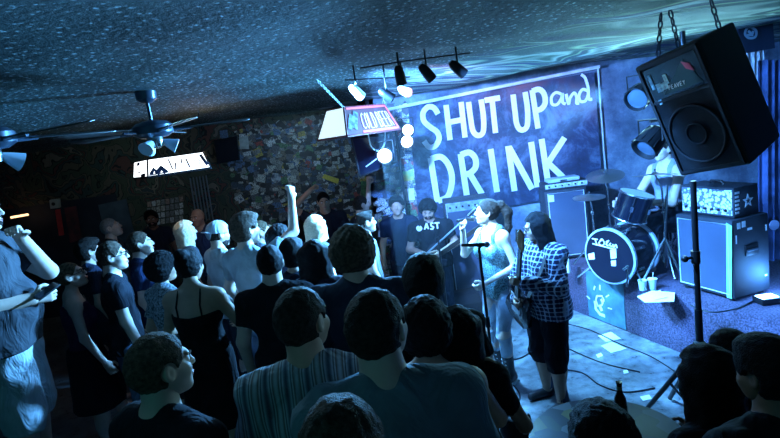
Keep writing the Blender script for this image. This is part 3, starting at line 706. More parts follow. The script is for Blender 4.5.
# flyers on the mural wall
random.seed(3)
for r_ in range(4):
    for c_ in range(8):
        x, y = 147+c_*4.6, 207-c_*.75+r_*6.4-5
        flat_thing('flyer', 'small paper flyer pinned in the grid of flyers on the mural wall', 'flyer', [(x,y),(x+3.6,y-.5),(x+4.2,y+4.6),(x+.6,y+5.1)], YB-.03, mat('flyer %d' % random.randrange(4), random.choice([(.4,.37,.33),(.3,.2,.17),(.2,.2,.2),(.5,.5,.5)]), .8, var=.5, vscale=40), .006, 'flyers on the mural wall')
# vertical pipes on the mural wall
pm_ = mat('painted pipe', (.14,.17,.19), .5)
t = thing('wall_pipe_rack', 'row of thin vertical metal pipes on the mural wall right of the flyers', 'pipes', P(199,215,YB-.08))
for i in range(6): MB().tube([P(190+i*3.2,178-i*.5,YB-.08), P(197+i*3.2,222-i*.5,YB-.08)], .012, 8).build('pipe', pm_, t, world=True)
t = thing('wall_speaker', 'small white square box with a dark centre on the far left wall', 'box', P(53,204,YB-.06))
MB().prism([P(49,200,YB-.1), P(57,199,YB-.1), P(58,208,YB-.1), P(50,209,YB-.1)], (0,.1,0)).build('case', mat('dim white', (.45,.45,.42), .6), t, world=True, bevel=.01)
MB().lathe([(.03,0),(.03,.01),(.012,.012)], 16, M=rotm(R(90),0,0), c=P(53.5,204,YB-.1)).build('grille', black_p, t, world=True)
flat_thing('red_banner_cloth', 'narrow red cloth strip hanging on the far left wall below the white box', 'cloth strip', [(55,210),(60,209),(64,235),(59,236)], YB-.034, mat('red cloth', (.5,.04,.05), .8, var=.2), .01)
flat_thing('red_wall_poster', 'dull red poster with faint figure right of the red cloth strip', 'poster', [(64,208),(76,206),(82,240),(70,243)], YB-.034, mat('dull red poster', (.16,.03,.04), .8, col2=(.05,.02,.03), vscale=5), .01)
flat_thing('dark_poster', 'dark navy poster with a pale arch on the wall behind the bald man', 'poster', [(98,205),(126,199),(136,240),(108,246)], YB-.034, mat('navy poster', (.03,.045,.07), .7, col2=(.07,.1,.14), vscale=4), .01)
tag(MB().tube([P(11,217.5,YB-.3), P(28,214.5,YB-.3)], .018, 8).build('tube_light', mat('warm tube', (.9,.7,.5), .4, emit=(1,.6,.3), es=2.5)), 'short warm lit tube lamp above the tall man far left', 'lamp')
flat_thing('wall_screen', 'switched off dark flat screen high on the wall left of the collage', 'screen', [(214,140),(237,136),(239,160),(217,164)], YB-.12, mat('dead screen', (.006,.008,.015), .25), .08)
# column and drapes on the far right
colm = mat('dark column', (.02,.03,.08), .5, var=.3, vscale=6)
struct(MB().box((4.85,5.7,1.5), (.34,.34,3.2)), 'trim_2', colm, bevel=.02)
# ---------------------------------------------------------------- the crowd
struct(MB().box((-2.7,.3,.02), (9.2,6.0,.04)), 'floor', mat('dark riser', (.02,.022,.03), .7), smooth=False)
struct(MB().box((-2.55,2.9,.27), (1.1,.9,.46)), 'floor', mat('dark riser', (.02,.022,.03), .7), smooth=False)
pl = P(2,206,3.0)
p1 = person('heavy man at the left edge in navy top and pale shorts, hand to his mouth', loc=(pl.x-.18,3.0,.5), H=1.88, yaw=-72, w=1.35, belly=.04, skin='fair', hair=('short','dark'), face=True, beard=True, hpitch=-4,
   ra=((.26,-.08,1.14),(.1,.2,1.12)), la=((.28,.20,1.20),(.07,.17,1.44)), lh=.9, rh=.7, shirt=('tee',(.05,.055,.065)), pants=('shorts',(.45,.5,.55)), res=.012, feet=True, ease=.02)
c = Vector(p1['W'](p1['AR'][1][2]))
t = thing('phone', 'small dark phone held out by the heavy man at the left edge', 'phone', c+Vector((.08,.02,.03)), rot=(.4,.2,-.5)); MB().box((0,0,0),(.07,.14,.01)).build('case', black_p, t, bevel=.003); MB().box((0,0,.0055),(.062,.12,.002)).build('screen', mat('glass dark',(.02,.03,.04),.1), t)
person('woman in dark off-shoulder top beside the heavy man, glancing up', (64,262), 1.72, -60, 'f', 1.05, 'fair', ('buzz','light'), hpitch=14, hyaw=-15, shirt=('off',(.05,.02,.06)), pants=('skirt',(.012,.012,.018)), face=True, feet=True, glasses=True, ra=((.25,.02,1.15),(.27,.12,.92)))
person('dark-haired person half hidden behind the woman in off-shoulder top', (83,240), 1.76, -50, hair=('thick','dark'), shirt=('tee',(.02,.03,.06)))
person('man with cropped head looking up at stage, at the back left', (106,218), 1.84, -75, hair=('buzz','grey'), hpitch=14, shirt=('tee',(.05,.05,.06)), face=True)
person('man with glasses in black printed T-shirt and blue jeans, seen side-on', (105,242), 1.82, -65, w=1.05, hair=('short','brown'), skin='pale', face=True, glasses=True, shirt=('tee',(.012,.014,.02)), pants=('long',(.16,.22,.34)), feet=True, res=.012, ra=((.22,.03,1.15),(.26,.1,.9)), hyaw=-8)
person('man in navy T-shirt just behind the one with glasses, chin raised', (134,232), 1.79, -68, hair=('short','brown'), skin='pale', face=True, hpitch=4, shirt=('tee',(.02,.035,.09)), res=.012)
person('person with dark curls in a pale speckled top beside the strappy dress', (156,254), 1.72, -35, 'f', 1.0, 'tan', ('curly','black'), shirt=('tee',(.2,.24,.3)), smat=mat('speckled cloth', (.02,.03,.04), .8, col2=(.35,.4,.45), vscale=70), pants=('slim',(.02,.02,.03)), res=.012)
person('woman with bare back in a black strappy dress', (184,249), 1.78, -8, 'f', 1.22, 'tan', ('bun','black'), shirt=('strap',(.008,.008,.01)), la=((.27,.06,1.17),(.16,.24,1.12)), ra=((.27,.06,1.17),(.16,.24,1.12)), res=.011, hres=.006, hpitch=-4)
person('woman with glowing straight blonde hair in the middle of the crowd', (181,221), 1.76, -55, 'f', 1.0, 'pale', ('long','blonde'), shirt=('tee',(.05,.06,.08)), hlen=.24)
person('man with moustache facing the camera by the wall flyers', (150,211), 1.74, 200, skin='brown', hair=('thick','black'), face=True, beard=True, shirt=('tee',(.02,.03,.05)))
person('bald man facing the camera in front of the wall pipes', (197,208), 1.76, 165, skin='tan', hair=None, face=True, shirt=('tee',(.03,.05,.12)))
person('man in white T-shirt and backwards pale cap', (213,222), 1.78, -50, hair=('buzz','dark'), skin='fair', face=True, cap=('back',(.5,.55,.6)), shirt=('tee',(.6,.63,.65)), pants=('long',(.03,.04,.06)), hpitch=-8, beard=True)
p13 = person('man in pale grey T-shirt punching his right fist up', (240,215), 1.88, -35, hair=('thick','brown'), skin='pale', shirt=('tee',(.38,.45,.5)), pants=('long',(.18,.25,.36)), feet=True, res=.012, la=((.27,-.02,1.17),(.25,.1,.95)), ra=((.22,.30,1.55),(.2,.36,1.80)), rh=1.35, hyaw=-10)
person('broad man in black T-shirt with round dark head, behind the striped shirt', (266,246), 1.76, 0, w=1.15, hair=('short','black'), shirt=('tee',(.01,.012,.016)), hyaw=10)
person('person with tousled dark hair between two pale faces mid-crowd', (276,227), 1.68, -20, hair=('curly','black'), shirt=('tee',(.02,.02,.03)))
person('short dark-haired woman left of the long straight hair', (289,240), 1.7, 5, 'f', hair=('thick','black'), shirt=('tee',(.02,.03,.05)))
person('pale-faced man glimpsed right of the raised forearm', (256,221), 1.68, -70, hair=('short','light'), skin='pale', face=True, shirt=('tee',(.1,.12,.15)))
person('fair-haired woman glimpsed beside the pale-faced man', (265,226), 1.58, -60, 'f', hair=('side','light'), skin='pale', face=True, shirt=('tee',(.08,.08,.12)))
person('man in black facing the camera against the sticker wall, arms down', (293,202), 1.62, 178, skin='tan', hair=('short','dark'), face=True, shirt=('tee',(.01,.01,.012)))
p18 = person('man in printed dark T-shirt with one forearm over his head', (322,192), 1.74, 190, w=1.15, skin='tan', hair=('short','black'), face=True, shirt=('tee',(.015,.018,.03)), ra=((.40,.0,1.60),(.14,.02,1.80)), rh=1.3, la=((.28,.05,1.18),(.2,.28,1.2)), hpitch=-6)
p19 = person('man raising a straight arm in front of the sticker wall', (358,196), 1.66, -65, skin='fair', hair=('short','dark'), face=True, shirt=('tee',(.02,.03,.05)), la=((.23,.22,1.6),(.25,.28,1.85)), lh=1.3)
person('woman with bright blonde bob near the raised arms', (312,216), 1.68, -50, 'f', 1.0, 'pale', ('side','blonde'), hlen=.16, shirt=('tee',(.1,.12,.15)), face=True)
person('woman with long straight dark hair, seen from behind', (311,241), 1.7, -8, 'f', 1.0, 'fair', ('long','black'), hlen=.42, shirt=('tee',(.02,.02,.03)))
person('man in white shirt with swept-up hair, looking to the stage', (362,212), 1.62, -75, skin='pale', hair=('mohawk','dark'), face=True, shirt=('tee',(.25,.28,.32)))
person('tall man with thick wavy hair and dark collared shirt', (349,230), 1.88, -5, w=1.2, hair=('curly','brown'), shirt=('open',(.025,.035,.06)), hres=.0055, skin='fair')
# striped western shirt
m, nt, b, tc, N, L = nodes('striped shirt cloth'); wv = tex(N, L, tc.outputs['Object'], 'Wave', 4.2, Distortion=.35); wv.bands_direction = 'X'
r = ramp(N, [(.0, (.04,.06,.09)), (.25, (.32,.38,.44)), (.45, (.02,.03,.04)), (.6, (.42,.46,.5)), (.8, (.09,.06,.05)), (1, (.3,.36,.4))]); L(wv.outputs['Fac'], r.inputs['Fac']); L(r.outputs['Color'], b.inputs['Base Color']); b.inputs['Roughness'].default_value = .85; creases(m)
person('man in striped collared shirt with short cropped hair, seen from behind', (296,290), 1.82, 2, w=1.12, z0=.04, skin='tan', hair=('short','dark'), shirt=('open',(.3,.3,.3)), smat=m, hyaw=-28, res=.010, hres=.005, ease=.016, face=True)
person('heavy-shouldered man in plain grey T-shirt, nearest in the bottom middle', (372,291), 1.86, 3, w=1.2, z0=.04, skin='fair', hair=('short','dark'), shirt=('tee',(.16,.22,.25)), hyaw=-24, hpitch=4, res=.010, hres=.005, ease=.018, face=True)
person('young man in dark T-shirt at the bottom left, looking right', (146,337), 1.76, -30, w=.98, z0=.04, skin='fair', hair=('short','brown'), shirt=('tee',(.012,.014,.02)), hyaw=-14, res=.010, hres=.005, face=True)
person('person with close-cropped dome of a head cut by the bottom edge', (333,403), 1.84, 0, w=1.2, z0=.04, skin='fair', hair=('buzz','brown'), shirt=('tee',(.05,.08,.12)), hres=.005)
person('dark silhouetted person standing right of the wavy-haired man', (421,259), 1.76, 0, w=1.1, hair=('thick','black'), skin='brown', shirt=('tee',(.008,.008,.01)))
person('woman with dark cropped curls hugging her bare shoulders', (421,303), 1.66, -15, 'f', 1.2, z0=.04, hair=('curly','black'), skin='tan', shirt=('off',(.01,.01,.012)), la=((.24,.12,1.17),(-.12,.2,1.36)), ra=((.24,.12,1.17),(-.1,.24,1.3)), res=.011, hres=.006)
person('woman with smooth dark hair, right of the hugging woman', (453,309), 1.56, -20, 'f', 1.1, z0=.04, hair=('side','black'), hlen=.2, skin='tan', shirt=('tee',(.008,.008,.01)), ra=((.26,.08,1.12),(.1,.26,1.3)))
person('bald-headed person in white top crouching low near the stage', (384,272), 1.7, -78, skin='pale', hair=('buzz','grey'), face=True, shirt=('tee',(.5,.52,.55)), seated=.66, lean=25, hpitch=12)
person('roadie in dark printed shirt behind the tripod lighting stand', (397,206), 1.62, 175, skin='tan', hair=('thick','black'), shirt=('tee',(.012,.02,.04)), loc=(P(397,206,6.1).x, 6.1, 0))
# seated people at the bottom right and their stools
def stool(x, y, label, h=.5, z0=0.0):
    t = thing('bar_stool', label, 'stool', (x, y, z0)); MB().lathe([(.17,h-.04),(.175,h-.02),(.16,h)], 20).build('seat', black_p, t)
    for i in range(4):
        a = math.pi/4+i*math.pi/2; MB().tube([(.2*math.cos(a),.2*math.sin(a),0),(.12*math.cos(a),.12*math.sin(a),h-.035)], .014, 8).build('leg', black_metal, t)
for (hp, H, yaw, w, hr, lab) in (((735,331),1.66,25,1.1,('short','black'),'dark seated figure just right of the tripod pole, behind the others'), ((712,349),1.78,30,1.1,('long','black'),'dark seated figure with long hair in front of the tripod pole'), ((602,412),1.7,5,1.1,('curly','black'),'dark curly head cut by the bottom edge, left of the beer bottle')):
    p = person(lab, hp, H, yaw, w=w, z0=0.0 if hp[0]>650 else .04, skin='brown', hair=hr, shirt=('tee',(.006,.006,.008)), seated=.42, pants=('long',(.01,.012,.02)), la=((.26,.12,1.16),(.16,.36,1.02)), ra=((.26,.12,1.16),(.16,.36,1.02)), hpitch=-5)
    l = p['root'].location; f = Vector((-math.sin(R(yaw)), math.cos(R(yaw)), 0)); q = l-f*.03
    stool(q.x, q.y, {735:'black stool under the rear seated figure', 712:'black stool under the long-haired seated figure', 602:'black stool under the curly-haired figure'}[hp[0]], .42, l.z)
person('large dark figure filling the bottom right corner', loc=(P(775,330,1.5).x, 1.5, .0), H=1.55, yaw=20, w=1.5, skin='brown', hair=('thick','black'), shirt=('long',(.006,.007,.01)), hres=.006, hpitch=-10)
# ---------------------------------------------------------------- the band
sing = person('singer in sparkly tank top and pale jeans holding a microphone to her mouth', (488,198), 1.69, 118, 'f', 1.02, 'pale', ('pony','dark'), shirt=('tank',(.1,.3,.3)), smat=mat('sequin cloth', (.015,.05,.06), .35, col2=(.28,.5,.5), vscale=90, bump=.6), pants=('slim',(.42,.5,.58)), feet=False,
   res=.009, hres=.0045, face=True, hpitch=6, hyaw=-38, la=((.25,-.02,1.15),(.08,.20,1.02)), ra=((.26,.14,1.23),(.10,.245,1.515)), rh=1.15, lh=.8, rn=(-1,-.2,.3), ln=(1,0,0),
   legs={1:[(.088,0,.91),(.10,.06,.50),(.10,-.03,.09)], -1:[(-.088,0,.91),(-.13,.1,.50),(-.06,.02,.10)]})
boot = mat('boot leather', (.02,.022,.03), .4, bump=.3)
def boots(p, legs, sock=True):
    s = p['s']
    for sx in (1,-1):
        an = Vector(legs[sx][2])*s; kn = Vector(legs[sx][1])*s; f = Vector((sx*.25,1,0)).normalized(); zg = .002
        pr = [ccone(an.lerp(kn,.5), an, .056*s, .052*s, k=.02, flat=True), ccone(an+Vector((0,-.02,-.04)), an+f*.16*s+Vector((0,0,-.055*s)), .047*s, .038*s, k=.03)]
        o = np_obj('boot', [sdf_mesh(pr, .008, clips=[lambda X,Y,Z: zg-Z], disp=folds(.002, 5+sx))], boot, p['root'])
        so = MB(); so.prism([an+Vector((-.045*s,-.07*s,-an.z)), an+Vector((.045*s,-.07*s,-an.z)), an+f*.1*s+Vector((.05*s,0,-an.z)), an+f*.21*s+Vector((.02*s,0,-an.z)), an+f*.21*s+Vector((-.02*s,0,-an.z)), an+f*.1*s+Vector((-.05*s,0,-an.z))], (0,0,.018)); so.build('sole', mat('pale sole', (.5,.5,.5), .7), o, bevel=.004)
        for k in range(4):
            c = an.lerp(kn, .08+.1*k); MB().tube([c+Vector((-.03,.05,0))*s, c+Vector((.03,.052,.01))*s], .004).build('lace', white_p, o)
boots(sing, {1:[(.088,0,.91),(.10,.06,.50),(.10,-.03,.09)], -1:[(-.088,0,.91),(-.13,.1,.50),(-.06,.02,.10)]})
hw = sing['W'](sing['AR'][1][2]); mo = sing['W'](sing['H3']((0,.12,-.055)))
hc_ = hw + (hw-sing['W'](sing['AR'][1][1])).normalized()*.085
dmic = (hc_+Vector((0,0,.01))-mo).normalized()
t = thing('microphone', 'black handheld microphone at the mouth of the singer', 'microphone', mo)
MB().tube([mo+dmic*.03, mo+dmic*.16, mo+dmic*.2], [.019,.013,.012], 14).build('handle', black_p, t, world=True)
MB().ball(mo+dmic*.02, .026, 10).build('grille', mat('mic mesh', (.1,.1,.11), .35, .8, bump=.6, bscale=300), t, world=True)
# guitarist: plaid shirt
m, nt, b, tc, N, L = nodes('plaid cloth'); o_ = tc.outputs['Object']
fs = []
for dr, sc_ in (('X', 9), ('Z', 9), ('Y', 9)):
    wv = tex(N, L, o_, 'Wave', sc_, Distortion=.2); wv.bands_direction = dr; r = ramp(N, [(.66, (0,0,0)), (.80, (.5,.5,.5)), (.9, (.5,.5,.5)), (.97, (.9,.9,.9))]); L(wv.outputs['Fac'], r.inputs['Fac']); fs.append(r.outputs['Color'])
f1 = mix(N, L, 1.0, fs[0], fs[1], 'ADD'); f1 = mix(N, L, .5, f1, fs[2], 'ADD')
r = ramp(N, [(.25, (.008,.012,.04)), (.6, (.03,.045,.13)), (1.0, (.45,.5,.6))]); L(f1, r.inputs['Fac']); L(r.outputs['Color'], b.inputs['Base Color']); b.inputs['Roughness'].default_value = .9
creases(m); plaid = m
GL = {1:[(.095,0,.91),(.13,.03,.5),(.14,-.03,.09)], -1:[(-.095,0,.91),(-.12,.05,.5),(-.12,.03,.09)]}
gt = person('guitarist in plaid shirt and black knee-length shorts with shoulder-length hair', (538,212), 1.60, 112, 'f', 1.42, 'tan', ('long','black'), hlen=.30, shirt=('open',(.3,.3,.5)), smat=plaid, pants=('capri',(.006,.006,.01)), face=True, glasses=True, hpitch=-12, hyaw=-28,
   la=((.29,.10,1.17),(.15,.33,1.24)), ra=((.30,.06,1.12),(.06,.27,1.03)), lh=.9, rh=.8, legs=GL, res=.009, hres=.0045, belly=.05, ease=.026, feet=True)
for sx in (1,-1):
    an = Vector(GL[sx][2])*gt['s']; np_obj('sock', [sdf_mesh([ccone(an+Vector((0,0,.1)), an+Vector((0,0,-.01)), .047, .044, k=.02, flat=True)], .008)], mat('grey sock', (.05,.06,.1), .9), gt['root'])
# electric guitar held across the guitarist
gp = gt['W'](Vector((.05,.25,.98))*gt['s']); nkd = (gt['W'](Vector((-.26,.36,1.42)))-gp).normalized()
body_f = gt['W'](Vector((.05,1.25,.98)))-gt['W'](Vector((.05,.25,.98))); body_f = (body_f-nkd*body_f.dot(nkd)).normalized(); sd_ = nkd.cross(body_f)
t = thing('electric_guitar', 'dark electric guitar slung across the plaid-shirted guitarist', 'guitar', gp)
def gpt(u, v, w_=0): return gp+nkd*u+sd_*v+body_f*w_
out = [(-.2,.0),(-.19,.1),(-.12,.155),(-.03,.14),(.04,.11),(.1,.125),(.17,.14),(.2,.1),(.16,.05),(.15,0),(.16,-.04),(.22,-.09),(.21,-.14),(.12,-.13),(.04,-.11),(-.04,-.145),(-.13,-.16),(-.19,-.1)]
MB().prism([gpt(u,v,-.02) for u, v in out], body_f*.042).build('body', mat('guitar lacquer', (.012,.01,.015), .15), t, world=True, bevel=.006)
MB().prism([gpt(.12,-.025,.02),gpt(.62,-.02,.02),gpt(.62,.02,.02),gpt(.12,.025,.02)], body_f*.016).build('neck', mat('fretboard', (.02,.014,.01), .5), t, world=True)
MB().prism([gpt(.62,-.02,.015),gpt(.67,-.045,.015),gpt(.8,-.03,.015),gpt(.8,.02,.015),gpt(.66,.03,.015),gpt(.62,.02,.015)], body_f*.014).build('headstock', mat('maple', (.35,.22,.1), .4), t, world=True)
for i in range(6): MB().tube([gpt(.67+.02*i,-.05,.022), gpt(.67+.02*i,-.065,.022)], .007, 8).build('tuning_peg', chrome, t, world=True)
MB().prism([gpt(-.1,-.06,.022),gpt(.1,-.08,.022),gpt(.12,.03,.022),gpt(-.08,.05,.022)], body_f*.003).build('pickguard', white_p, t, world=True)
for u in (.0,.07): MB().box(gpt(u,0,.028), (.03,.07,.01), Matrix((nkd,sd_,body_f)).transposed()).build('pickup', black_p, t, world=True)
mb = MB()
for i in range(6): mb.tube([gpt(-.1,-.018+.007*i,.036), gpt(.65,-.015+.006*i,.036)], .0012, 4)
mb.build('strings', chrome, t, world=True)
st = bez([gpt(-.19,0,0), gt['W'](Vector((.24,.1,1.2))*gt['s']), gt['W'](Vector((.17,-.06,1.38))*gt['s']), gt['W'](Vector((0,-.14,1.40))*gt['s']), gt['W'](Vector((-.13,.02,1.50))*gt['s']), gt['W'](Vector((-.17,.15,1.32))*gt['s']), gpt(.2,.1,0)], 5)
ribbon_ = MB(); ribbon(ribbon_, st, .045, body_f, .004); ribbon_.build('strap', mat('black strap', (.01,.01,.012), .7), t, world=True)
# bassist in the dark T-shirt
ol = P(428,206,5.9)
bs = person('bassist in black T-shirt with white letters playing left of the singer', loc=(ol.x, 5.9, 0), H=1.56, yaw=170, w=1.3, skin='tan', hair=('curly','black'), shirt=('tee',(.008,.01,.014)), pants=('long',(.02,.03,.05)), la=((.30,.05,1.16),(.10,.30,1.12)), ra=((.30,.06,1.14),(.06,.27,1.1)), hpitch=-22, lean=4, beard=True, face=True, res=.011, feet=True, belly=.03)
W_ = bs['W']; s_ = bs['s']
def chest(px, py):   # a point on the front of the bassist's shirt at a pixel
    d = ray(px, py); pl_ = W_(Vector((0,.168,1.25))*s_); n_ = (W_(Vector((0,1,0)))-W_(Vector((0,0,0)))).normalized(); k = (pl_-CAM).dot(n_)/d.dot(n_); return CAM+d*k
nn = (W_(Vector((0,1,0)))-W_(Vector((0,0,0)))).normalized()
mb = MB(); ch = .008
glyph(mb, [('c',(419,226.5),(417.5,228),(419,230),(421,228.5),(419.5,226.5))], .03, f=chest, nrm=nn)
glyph(mb, [('l',(424.5,229.5),(426.5,223)),('l',(426.5,223),(428.5,229)),('l',(425,227.4),(428,227)), ('c',(433.5,223.2),(431,223.2),(431.5,226),(433.5,227),(432.5,229),(430.3,228.8)), ('l',(434.5,223),(439.5,222.6)),('l',(437,222.8),(437.6,228.5))], .016, f=chest, nrm=nn)
mb.build('lettering', white_p, bs['root'], world=True, smooth=False)
bp_ = W_(Vector((.08,.26,.98))*s_); nk_ = (W_(Vector((-.5,.35,1.22)))-bp_).normalized(); bf = (nn-nk_*nn.dot(nk_)).normalized(); sd_ = nk_.cross(bf)
def gpt(u, v, w_=0): return bp_+nk_*u+sd_*v+bf*w_
t = thing('bass_guitar', 'dark bass guitar worn by the bassist in the lettered T-shirt', 'guitar', bp_)
MB().prism([gpt(u*1.05,v,-.02) for u, v in out], bf*.042).build('body', mat('dark bass', (.02,.02,.03), .2), t, world=True, bevel=.006)
MB().prism([gpt(.12,-.025,.02),gpt(.75,-.02,.02),gpt(.75,.02,.02),gpt(.12,.025,.02)], bf*.016).build('neck', mat('fretboard', (.02,.014,.01), .5), t, world=True)
MB().prism([gpt(.75,-.02,.015),gpt(.8,-.045,.015),gpt(.95,-.02,.015),gpt(.95,.02,.015),gpt(.8,.03,.015)], bf*.014).build('headstock', mat('maple', (.35,.22,.1), .4), t, world=True)
MB().prism([gpt(-.1,-.09,.022),gpt(.1,-.1,.022),gpt(.12,-.03,.022),gpt(-.08,-.02,.022)], bf*.003).build('pickguard', white_p, t, world=True)
# drummer
dl = P(664,190,5.25)
dr = person('drummer behind the kit, arm stretched to a drum, face hidden by the speaker', loc=(dl.x+.12, 5.4, SH), H=1.78, yaw=105, w=1.0, skin='pale', hair=('short','dark'), shirt=('tank',(.3,.35,.5)), pants=('shorts',(.03,.04,.06)), seated=.42, la=((.26,.2,1.12),(.1,.48,1.15)), ra=((.3,.15,1.1),(.2,.45,1.12)), lh=1.2, rh=1.2)
l = dr['root'].location; t = thing('drum_throne', 'round black drum stool under the drummer', 'stool', (l.x+.02, l.y, SH)); MB().lathe([(.16,.36),(.17,.38),(.17,.41),(.14,.425)], 24).build('seat', black_p, t); MB().tube([(0,0,.1),(0,0,.37)], .018).build('post', chrome, t)
for i in range(3):
    a = i*2.09; MB().tube([(0,0,.2),(.22*math.cos(a),.22*math.sin(a),.01)], .011, 8).build('leg', chrome, t)
# ---------------------------------------------------------------- drum kit
kick_ax = Vector((.87,.5,0)).normalized(); kb = G(611,284,SH); kr = .27
kc = Vector((kb.x, kb.y, SH+kr+.015))
shell = mat('drum lacquer', (.006,.008,.016), .15, var=.4, vscale=3); headm = mat('black drum head', (.006,.007,.015), .3)
M_ = zto(kick_ax)
kick = thing('bass_drum', 'dark bass drum with white script logo on its black front head', 'drum', (kc.x, kc.y, SH))
MB().lathe([(kr-.01,.0),(kr-.01,.40)], 48, M=M_, c=kc).build('shell', shell, kick, world=True)
for q in (0,.37):
    h = MB(); h.lathe([(kr+.012,q),(kr+.018,q+.004),(kr+.018,q+.028),(kr+.008,q+.034)], 48, M=M_, c=kc); h.build('hoop', mat('pale hoop', (.35,.42,.5), .3), kick, world=True)
MB().lathe([(kr-.004,-.004),(kr-.004,.0)], 48, M=M_, c=kc).build('front_head', headm, kick, world=True)
for i in range(8):
    a = i*math.pi/4+.2; v = M_ @ Vector((math.cos(a), math.sin(a), 0))
    l_ = MB(); l_.tube([kc+v*(kr+.012)+kick_ax*.0, kc+v*(kr+.016)+kick_ax*.14], .006, 6); l_.box(kc+v*(kr+.008)+kick_ax*.15, (.03,.03,.05), M_); l_.build('lug', chrome, kick, world=True)
hn = -kick_ax
def onhead(px, py):
    d = ray(px, py); k = (kc+hn*.006-CAM).dot(hn)/d.dot(hn); return CAM+d*k
mb = MB()
glyph(mb, [('l',(592,238.5),(598,239.5)),('l',(595,239),(597,244)),('c',(602,240),(599,243),(602,245.5),(604.5,243),(602,239),(600,241)),('c',(606,242),(609,240.5),(606.5,244),(608.5,246)),('c',(611,243),(609.5,245),(612.5,246.5)),('c',(613,244),(614,247.5),(616,244.5),(617.5,248)),('l',(593,243.5),(616,249.5))], .011, f=onhead, nrm=hn)
mb.build('logo', white_p, kick, world=True, smooth=False)
for q in ([(588,254),(594,252.5),(595,259),(589,260)], [(610,250),(616,248),(616.5,258),(611,259)], [(611,261),(616,260),(616,266),(611.5,266)]):
    MB().prism([onhead(*p) for p in q], hn*.001).build('sticker', mat('white sticker', (.75,.8,.8), .5), kick, world=True, smooth=False)
for sx in (-1,1):
    v = M_ @ Vector((0,1,0)); sdv = kick_ax.cross(Vector((0,0,1)))*sx
    MB().tube([kc+sdv*kr*.85+kick_ax*.08+Vector((0,0,-.12)), Vector((kc.x,kc.y,SH+.01))+sdv*(kr+.12)-kick_ax*.02], .009, 8).build('spur', chrome, kick, world=True)
def drum(name, label, c, ax, r, h, cat='drum', bottom=True):
    M = zto(ax); t = thing(name, label, cat, c)
    MB().lathe([(r-.006,-h/2),(r-.006,h/2)], 40, M=M, c=c).build('shell', shell, t, world=True)
    for q in (-h/2,h/2): MB().torus(c+Vector(ax).normalized()*q, r, .009, M=M, n=40).build('hoop', chrome, t, world=True)
    MB().lathe([(r-.008,h/2),(r-.008,h/2+.004)], 40, M=M, c=c).build('drum_head', mat('white drum head', (.75,.78,.8), .4), t, world=True)
    if bottom: MB().lathe([(r-.008,-h/2-.004),(r-.008,-h/2)], 40, M=M, c=c).build('bottom_head', mat('white drum head', (.75,.78,.8), .4), t, world=True)
    for i in range(6):
        a = i*math.pi/3; v = M @ Vector((math.cos(a), math.sin(a), 0)); l_ = MB(); l_.tube([c+v*(r+.008)+M @ Vector((0,0,-h/2)), c+v*(r+.008)+M @ Vector((0,0,h/2))], .004, 6); l_.box(c+v*(r+.004), (.022,.022,.05), M); l_.build('lug', chrome, t, world=True)
    return t
tc_ = P(633,206,5.0)
drum('tom_drum', 'tilted dark tom drum with pale bottom head above the bass drum', tc_, (.28,-.18,.93), .165, .26)
t = thing('tom_mount', 'chrome tom mount rising from the top of the bass drum', 'mount', kc+Vector((0,0,kr)))
MB().tube([kc+kick_ax*.14+Vector((0,0,kr-.02)), kc+kick_ax*.14+Vector((0,0,kr+.16)), Vector(tc_)+Vector((-.13,.03,-.02))], .012, 8).build('post', chrome, t, world=True); MB().box(kc+kick_ax*.14+Vector((0,0,kr+.0)), (.07,.05,.03)).build('bracket', chrome, t, world=True)
fl = P(647,235,5.35); drum('floor_tom', 'dark floor tom right behind the bass drum', Vector((fl.x+.12, 5.5, SH+.42)), (0,0,1), .19, .36)
sn = drum('snare_drum', 'shallow snare drum behind the tom', Vector((3.0,5.35,SH+.62)), (0,0,1), .17, .13)
MB().tube([(3.0,5.35,SH+.55),(3.0,5.35,SH+.2)], .012).build('stand_post', chrome, sn, world=True)
MB().tube([(fl.x+.12,5.5,SH+.25),(fl.x+.12,5.5,SH+.01)], .012).build('floor_post', chrome, bpy.data.objects['floor_tom'], world=True)
for i in range(3):
    a = i*2.09+.4; MB().tube([(3.0,5.35,SH+.3),(3.0+.2*math.cos(a),5.35+.2*math.sin(a),SH+.01)], .009, 6).build('leg', chrome, sn, world=True)
    MB().tube([(fl.x+.12+.19*math.cos(a),5.5+.19*math.sin(a),SH+.45),(fl.x+.12+.2*math.cos(a),5.5+.2*math.sin(a),SH+.005)], .008, 6).build('leg', chrome, bpy.data.objects['floor_tom'], world=True)
brass = mat('cymbal bronze', (.5,.5,.45), .28, .9)
def cymbal(label, c, tilt, r, base, hat=False):
    t = thing('cymbal_stand' if not hat else 'hi_hat', label, 'cymbal', (base.x, base.y, SH))
    M = rotm(*tilt)
    MB().lathe([(.001,.022),(.02,.02),(.035,.006),(r,-.012),(r,-.014),(.03,.0),(.001,.012)], 36, M=M, c=c).build('cymbal', brass, t, world=True)
    if hat: MB().lathe([(.001,-.04),(.035,-.025),(r,-.018),(r,-.02),(.001,-.046)], 36, M=M, c=c).build('cymbal', brass, t, world=True)
    MB().tube([Vector(c)+Vector((0,0,.05)), c, Vector((base.x,base.y,Vector(c).z-.15)), Vector((base.x,base.y,SH+.3))], .010, 8).build('upper_tube', chrome, t, world=True)
    MB().tube([Vector((base.x,base.y,SH+.62)), Vector((base.x,base.y,SH+.06))], .015, 8).build('lower_tube', chrome, t, world=True)
    MB().ball(Vector((base.x,base.y,SH+.62)), .022, 6).build('clamp', chrome, t, world=True)
    for i in range(3):
        a = i*2.09+.3; MB().tube([Vector((base.x,base.y,SH+.34)), Vector((base.x+.26*math.cos(a),base.y+.26*math.sin(a),SH+.012))], .011, 8).build('leg', chrome, t, world=True)
c1 = P(605,175,5.9); cymbal('tilted crash cymbal on a stand, highest of the kit left of the tom', c1, (.25,-.1,0), .21, Vector((c1.x+.03, 5.93, 0)))
